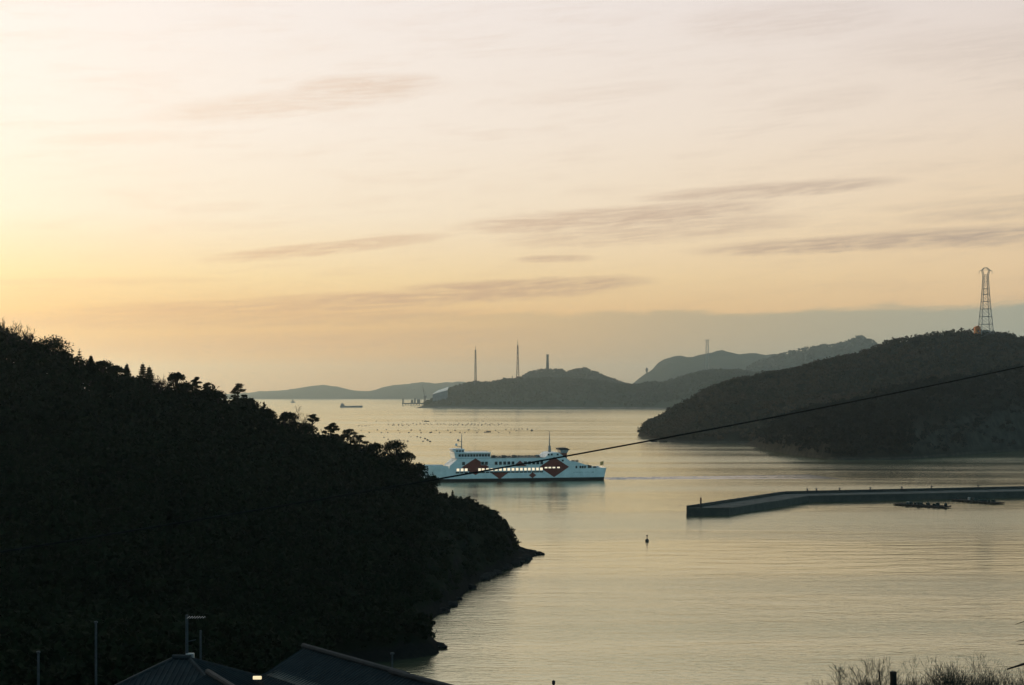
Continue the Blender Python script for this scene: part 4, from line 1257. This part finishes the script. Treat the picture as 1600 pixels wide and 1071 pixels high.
def hip_house(px0, px1, py, Y, hw, hd, drop, label):
    a, b = at(px0, py, Y), at(px1, py, Y)
    cx = (a.x + b.x) / 2; g = land(cx, Y) - .5
    t = thing('house', (cx, Y, g), label, 'house', rz=R(-8))
    zr = a.z - g; ze = zr - drop; rl = (b.x - a.x) / 2
    MB().box(-hw + .6, hw - .6, -hd + .6, hd - .6, 0, ze + .1).build('wall', M_WALL, t)
    C = [(-hw, -hd, ze), (hw, -hd, ze), (hw, hd, ze), (-hw, hd, ze)]; T = [(-rl, 0, zr), (rl, 0, zr)]
    for f in ((C[0], C[1], T[1], T[0]), (C[1], C[2], T[1]), (C[2], C[3], T[0], T[1]), (C[3], C[0], T[0])):
        m = MB(); n = len(f)
        m.add(list(f) + [(p[0], p[1], p[2] - .15) for p in f], [tuple(range(n)), tuple(range(2 * n - 1, n - 1, -1))] + [(i, i + n, (i + 1) % n + n, (i + 1) % n) for i in range(n)])
        e0, e1 = Vector(f[0]), Vector(f[1]); tops = [Vector(p) for p in f[2:]]
        k = .3; L = (e1 - e0).length
        while k < L - .2:
            p = e0.lerp(e1, k / L); u = k / L
            tp = tops[0] if n == 3 else tops[1].lerp(tops[0], min(1, max(0, (u - .5) * L / max((tops[0] - tops[1]).length, .1) + .5)))
            full = min(u, 1 - u) * 2
            q = p.lerp(tp, 1) if n == 3 else p.lerp(Vector((max(min(p.x, rl), -rl), 0, zr)) if abs(e0.y - e1.y) < .1 else tp, 1)
            h = min(1.0, min(k, L - k) / (L / 2 - rl + .01)) if n == 4 else full
            up = Vector((p.x, 0, zr)) if n == 4 else Vector((math.copysign(rl, p.x), p.y, zr))
            m.tube([p + Vector((0, 0, .03)), p.lerp(up, min(.98, h)) + Vector((0, 0, .03))], .05, 4)
            k += .32
        m.build('roof_slope', M_TILE, t)
    for c in C: MB().tube([c, T[0] if c[0] < 0 else T[1]], .13, 6).build('hip_tile', M_TILE, t)
    MB().tube([(-rl - .1, 0, zr + .06), (rl + .1, 0, zr + .06)], .17, 8).build('ridge_tile', M_TILE, t)
    for xx in (-1.5, 1.5): MB().box(xx - .6, xx + .6, -hd + .56, -hd + .597, ze * .35, ze * .35 + 1.1).build('window', M_GLASS, t)
    return t
hip_house(272, 296, 1029, 84, 5.2, 4.4, 2.3, 'dark hip-roofed house with aerials rising behind its ridge')
p = at(345, 1062, 76); 
gable_house(p.x - 1.0, p.y + 1.5, at(0, 1056, 77).z, R(-62), 2.6, 6, .5, 'low dark gabled annex in front of the hip-roofed house', False)
p = at(612, 1053, 74)
gable_house(p.x, p.y, p.z, R(-50), 2.2, 6, .45, 'small dark annex roof beside the house with the lit pane', False)

def pole(px, py_top, Y, r, label, cat='pole', extra=None, name='utility_pole'):
    p = at(px, py_top, Y); g = land(p.x, Y) - .4
    t = thing(name, (p.x, Y, g), label, cat)
    h = p.z - g
    MB().tube([(0, 0, 0), (0, 0, h * .5), (0, 0, h)], [r * 1.25, r * 1.1, r], 8).build('shaft', M_AER, t)
    if extra: extra(t, h)
    return t
M_AER = mat('weathered_pole', (0.05, 0.06, 0.065), (0.03, 0.037, 0.04), 2, .7, .3)
def cap(t, h): MB().lathe([(.12, h - .02), (.12, h + .06), (.02, h + .1)], 8).build('cap', M_AER, t)
pole(60, 1020, 82, .07, 'thin grey pole standing alone beyond the hip-roofed house', extra=cap)
pole(150, 973, 90, .07, 'tall thin grey pole on the dark slope behind the houses', extra=cap)
def yagi(t, h):
    b = MB().tube([(0, 0, h - .2), (1.15, 0, h - .16)], .035, 5).build('boom', M_AER, t)
    for k in range(7): MB().tube([(.1 + k * .16, -.42 + k * .02, h - .15), (.1 + k * .16, .42 - k * .02, h - .15)], .022, 5).build('element', M_STEEL, b)
    MB().tube([(0, 0, h * .86), (.55, 0, h * .87)], .03, 5).build('lower_arm', M_AER, t)
    MB().bevel_box(-.05, .45, -.16, .16, h * .72, h * .80, .04).build('junction_box', M_STEEL, t)
pole(292, 961, 88, .09, 'aerial mast with a television yagi above the hip-roofed house', 'aerial', yagi, 'aerial_mast')
def dish(t, h):
    MB().lathe([(.05, h * .74), (.3, h * .76), (.34, h * .80)], 10, (-.12, -.1, 0)).build('dish', M_STEEL, t)
    MB().tube([(-.45, 0, h * .8), (.1, 0, h * .8)], .03, 5).build('bracket', M_AER, t)
pole(313.5, 985, 87, .06, 'shorter aerial mast with a small dish beside the yagi', 'aerial', dish, 'aerial_mast')
pole(613, 1022, 80, .045, 'thin aerial pole by the annex roof near the water', 'aerial', cap, 'aerial_mast')
def cap2(t, h): MB().lathe([(.016, h - .02), (.017, h + .01), (.006, h + .018)], 8).build('cap', M_DARK, t)
pole(865, 1066, 14, .011, 'slim dark post tip poking up from the near slope', 'post', cap2, 'garden_post')

# overhead cable, slung between two poles that stand outside the picture
def cable_pole(px, py, Y, label):
    p = at(px, py, Y); g = land(p.x, Y) - .5
    t = thing('utility_pole', (p.x, Y, g), label, 'pole')
    h = p.z - g
    MB().tube([(0, 0, 0), (0, 0, h + .6)], [.17, .12], 12).build('shaft', M_CONC, t)
    MB().box(-.6, .6, -.05, .05, h + .3, h + .4).build('crossarm', M_STEEL, t)
    MB().lathe([(.06, h - .12), (.09, h - .05), (.09, h + .05), (.05, h + .12)], 8).build('cable_clamp', M_STEEL, t)
    return p
c0 = cable_pole(-70, 874, 27, 'concrete utility pole at the lower end of the overhead cable')
c1 = cable_pole(1720, 546, 44, 'concrete utility pole at the upper end of the overhead cable')
cps = []
for k in range(61):
    s = k / 60
    q = c0.lerp(c1, s); q.z -= .22 * 4 * s * (1 - s)
    cps.append(q)
cb = MB().tube(cps, .019, 8).build('overhead_cable', mat('cable_sheath', (.020, .021, .020), None, 5, .95, .03), None, True)
tag(cb, 'dark overhead cable slanting across the view in front of the ferry', 'cable')

# leafless bushes at the edge of the slope
def bush(px, py, Y, seed, label, wide):
    rg = random.Random(seed)
    p = at(px, py, Y); g = land(p.x, Y)
    h = p.z - g
    t = thing('bare_bush', (p.x, Y, g - .1), label, 'bush', 'leafless bushes at the slope edge')
    m = MB(); stem = MB()
    for k in range(11):
        d = Vector((rg.uniform(-.35, .35) * wide, rg.uniform(-.25, .25), 1)).normalized()
        l0 = h * rg.uniform(.42, .60)
        b0 = Vector((rg.uniform(-.35, .35) * wide, rg.uniform(-.2, .2), 0))
        stem.tube([b0, b0 + d * l0 * .5, b0 + d * l0], [.03, .022, .012], 5)
        branchy(m, b0 + d * l0 * .94, d, h * .16, .009, 6, rg, .20, .42, 3, .0016)
    zs = sorted(v[2] for v in m.v)
    zmax = zs[int(len(zs) * .985)]
    k = (h - .05) / zmax
    stem.v = [(x, y, z * k) for x, y, z in stem.v]; m.v = [(x, y, z * k) for x, y, z in m.v]
    stem.build('stem', M_TWIG, t); m.build('twigs', M_TWIG, t)
for i, (px, py, Y, w) in enumerate(((1330, 1060, 21, .5), (1368, 1044, 21, .8), (1402, 1028, 22, 1.0), (1440, 1030, 21, .9), (1470, 1026, 22, 1.0), (1500, 1027, 21.5, 1.0), (1535, 1033, 21, .9), (1570, 1030, 22, .9), (1605, 1036, 21, 1.0), (1420, 1046, 20, 1.0), (1490, 1046, 20, 1.0), (1550, 1048, 20, 1.0), (1385, 1056, 19.5, 1.0), (1415, 1058, 19, 1.1), (1455, 1052, 19.5, 1.0), (1520, 1054, 19.5, 1.0), (1590, 1055, 19.5, 1.0))):
    bush(px, py, Y, 50 + i, 'sparse leafless bush at the open-water end of the thicket' if i < 2 else ('low leafless bush growing in front of the taller twiggy bushes' if i > 8 else 'tall leafless grey-green bush with upright twigs in the thicket'), w)
p = at(1396, 1050, 20); g = land(p.x, 20)
t = thing('cut_trunk', (p.x, 20, g - .2), 'short thick cut trunk standing among the leafless bushes', 'trunk')
MB().tube([(0, 0, 0), (.02, 0, (p.z - g) * .6), (0, .01, p.z - g + .2)], [.07, .055, .045], 10).build('bole', M_BARK, t)
MB().tube([(0, 0, (p.z - g) * .8), (-.16, .02, (p.z - g) * .95), (-.2, .02, p.z - g + .22)], [.02, .014, .008], 6).build('side_shoot', M_BARK, t)
# a leaning tree out of the picture to the right, whose branch ends reach in
gx, gy = 7.4, 15.0
g = land(gx, gy)
t = thing('leaning_tree', (gx, gy, g - .2), 'leafless tree beside the bushes reaching bare branch ends over the water', 'tree')
tip = lambda px, py: at(px, py, 15.0) - Vector((gx, gy, g - .2))
MB().tube([(0, 0, 0), (.1, 0, 2.2), (.0, 0, 4.0), (.3, 0, 5.6)], [.14, .11, .08, .04], 8).build('trunk', M_BARK, t)
def limb(a, pts, r):
    MB().tube([a] + pts, [r] + [r * (1 - .8 * (i + 1) / len(pts)) for i in range(len(pts))], 6).build('branch', M_BARK, t)
limb((0.05, 0, 1.2), [tip(1660, 1025), tip(1612, 1034), tip(1573, 1046)], .035)
limb((0, 0, 3.0), [tip(1660, 950), tip(1610, 968), tip(1586, 976)], .013)
limb((0, 0, 2.8), [tip(1650, 985), tip(1605, 1001), tip(1588, 1002)], .012)
limb((0, 0, 2.7), [tip(1655, 995), tip(1608, 1006), tip(1589, 1008)], .010)
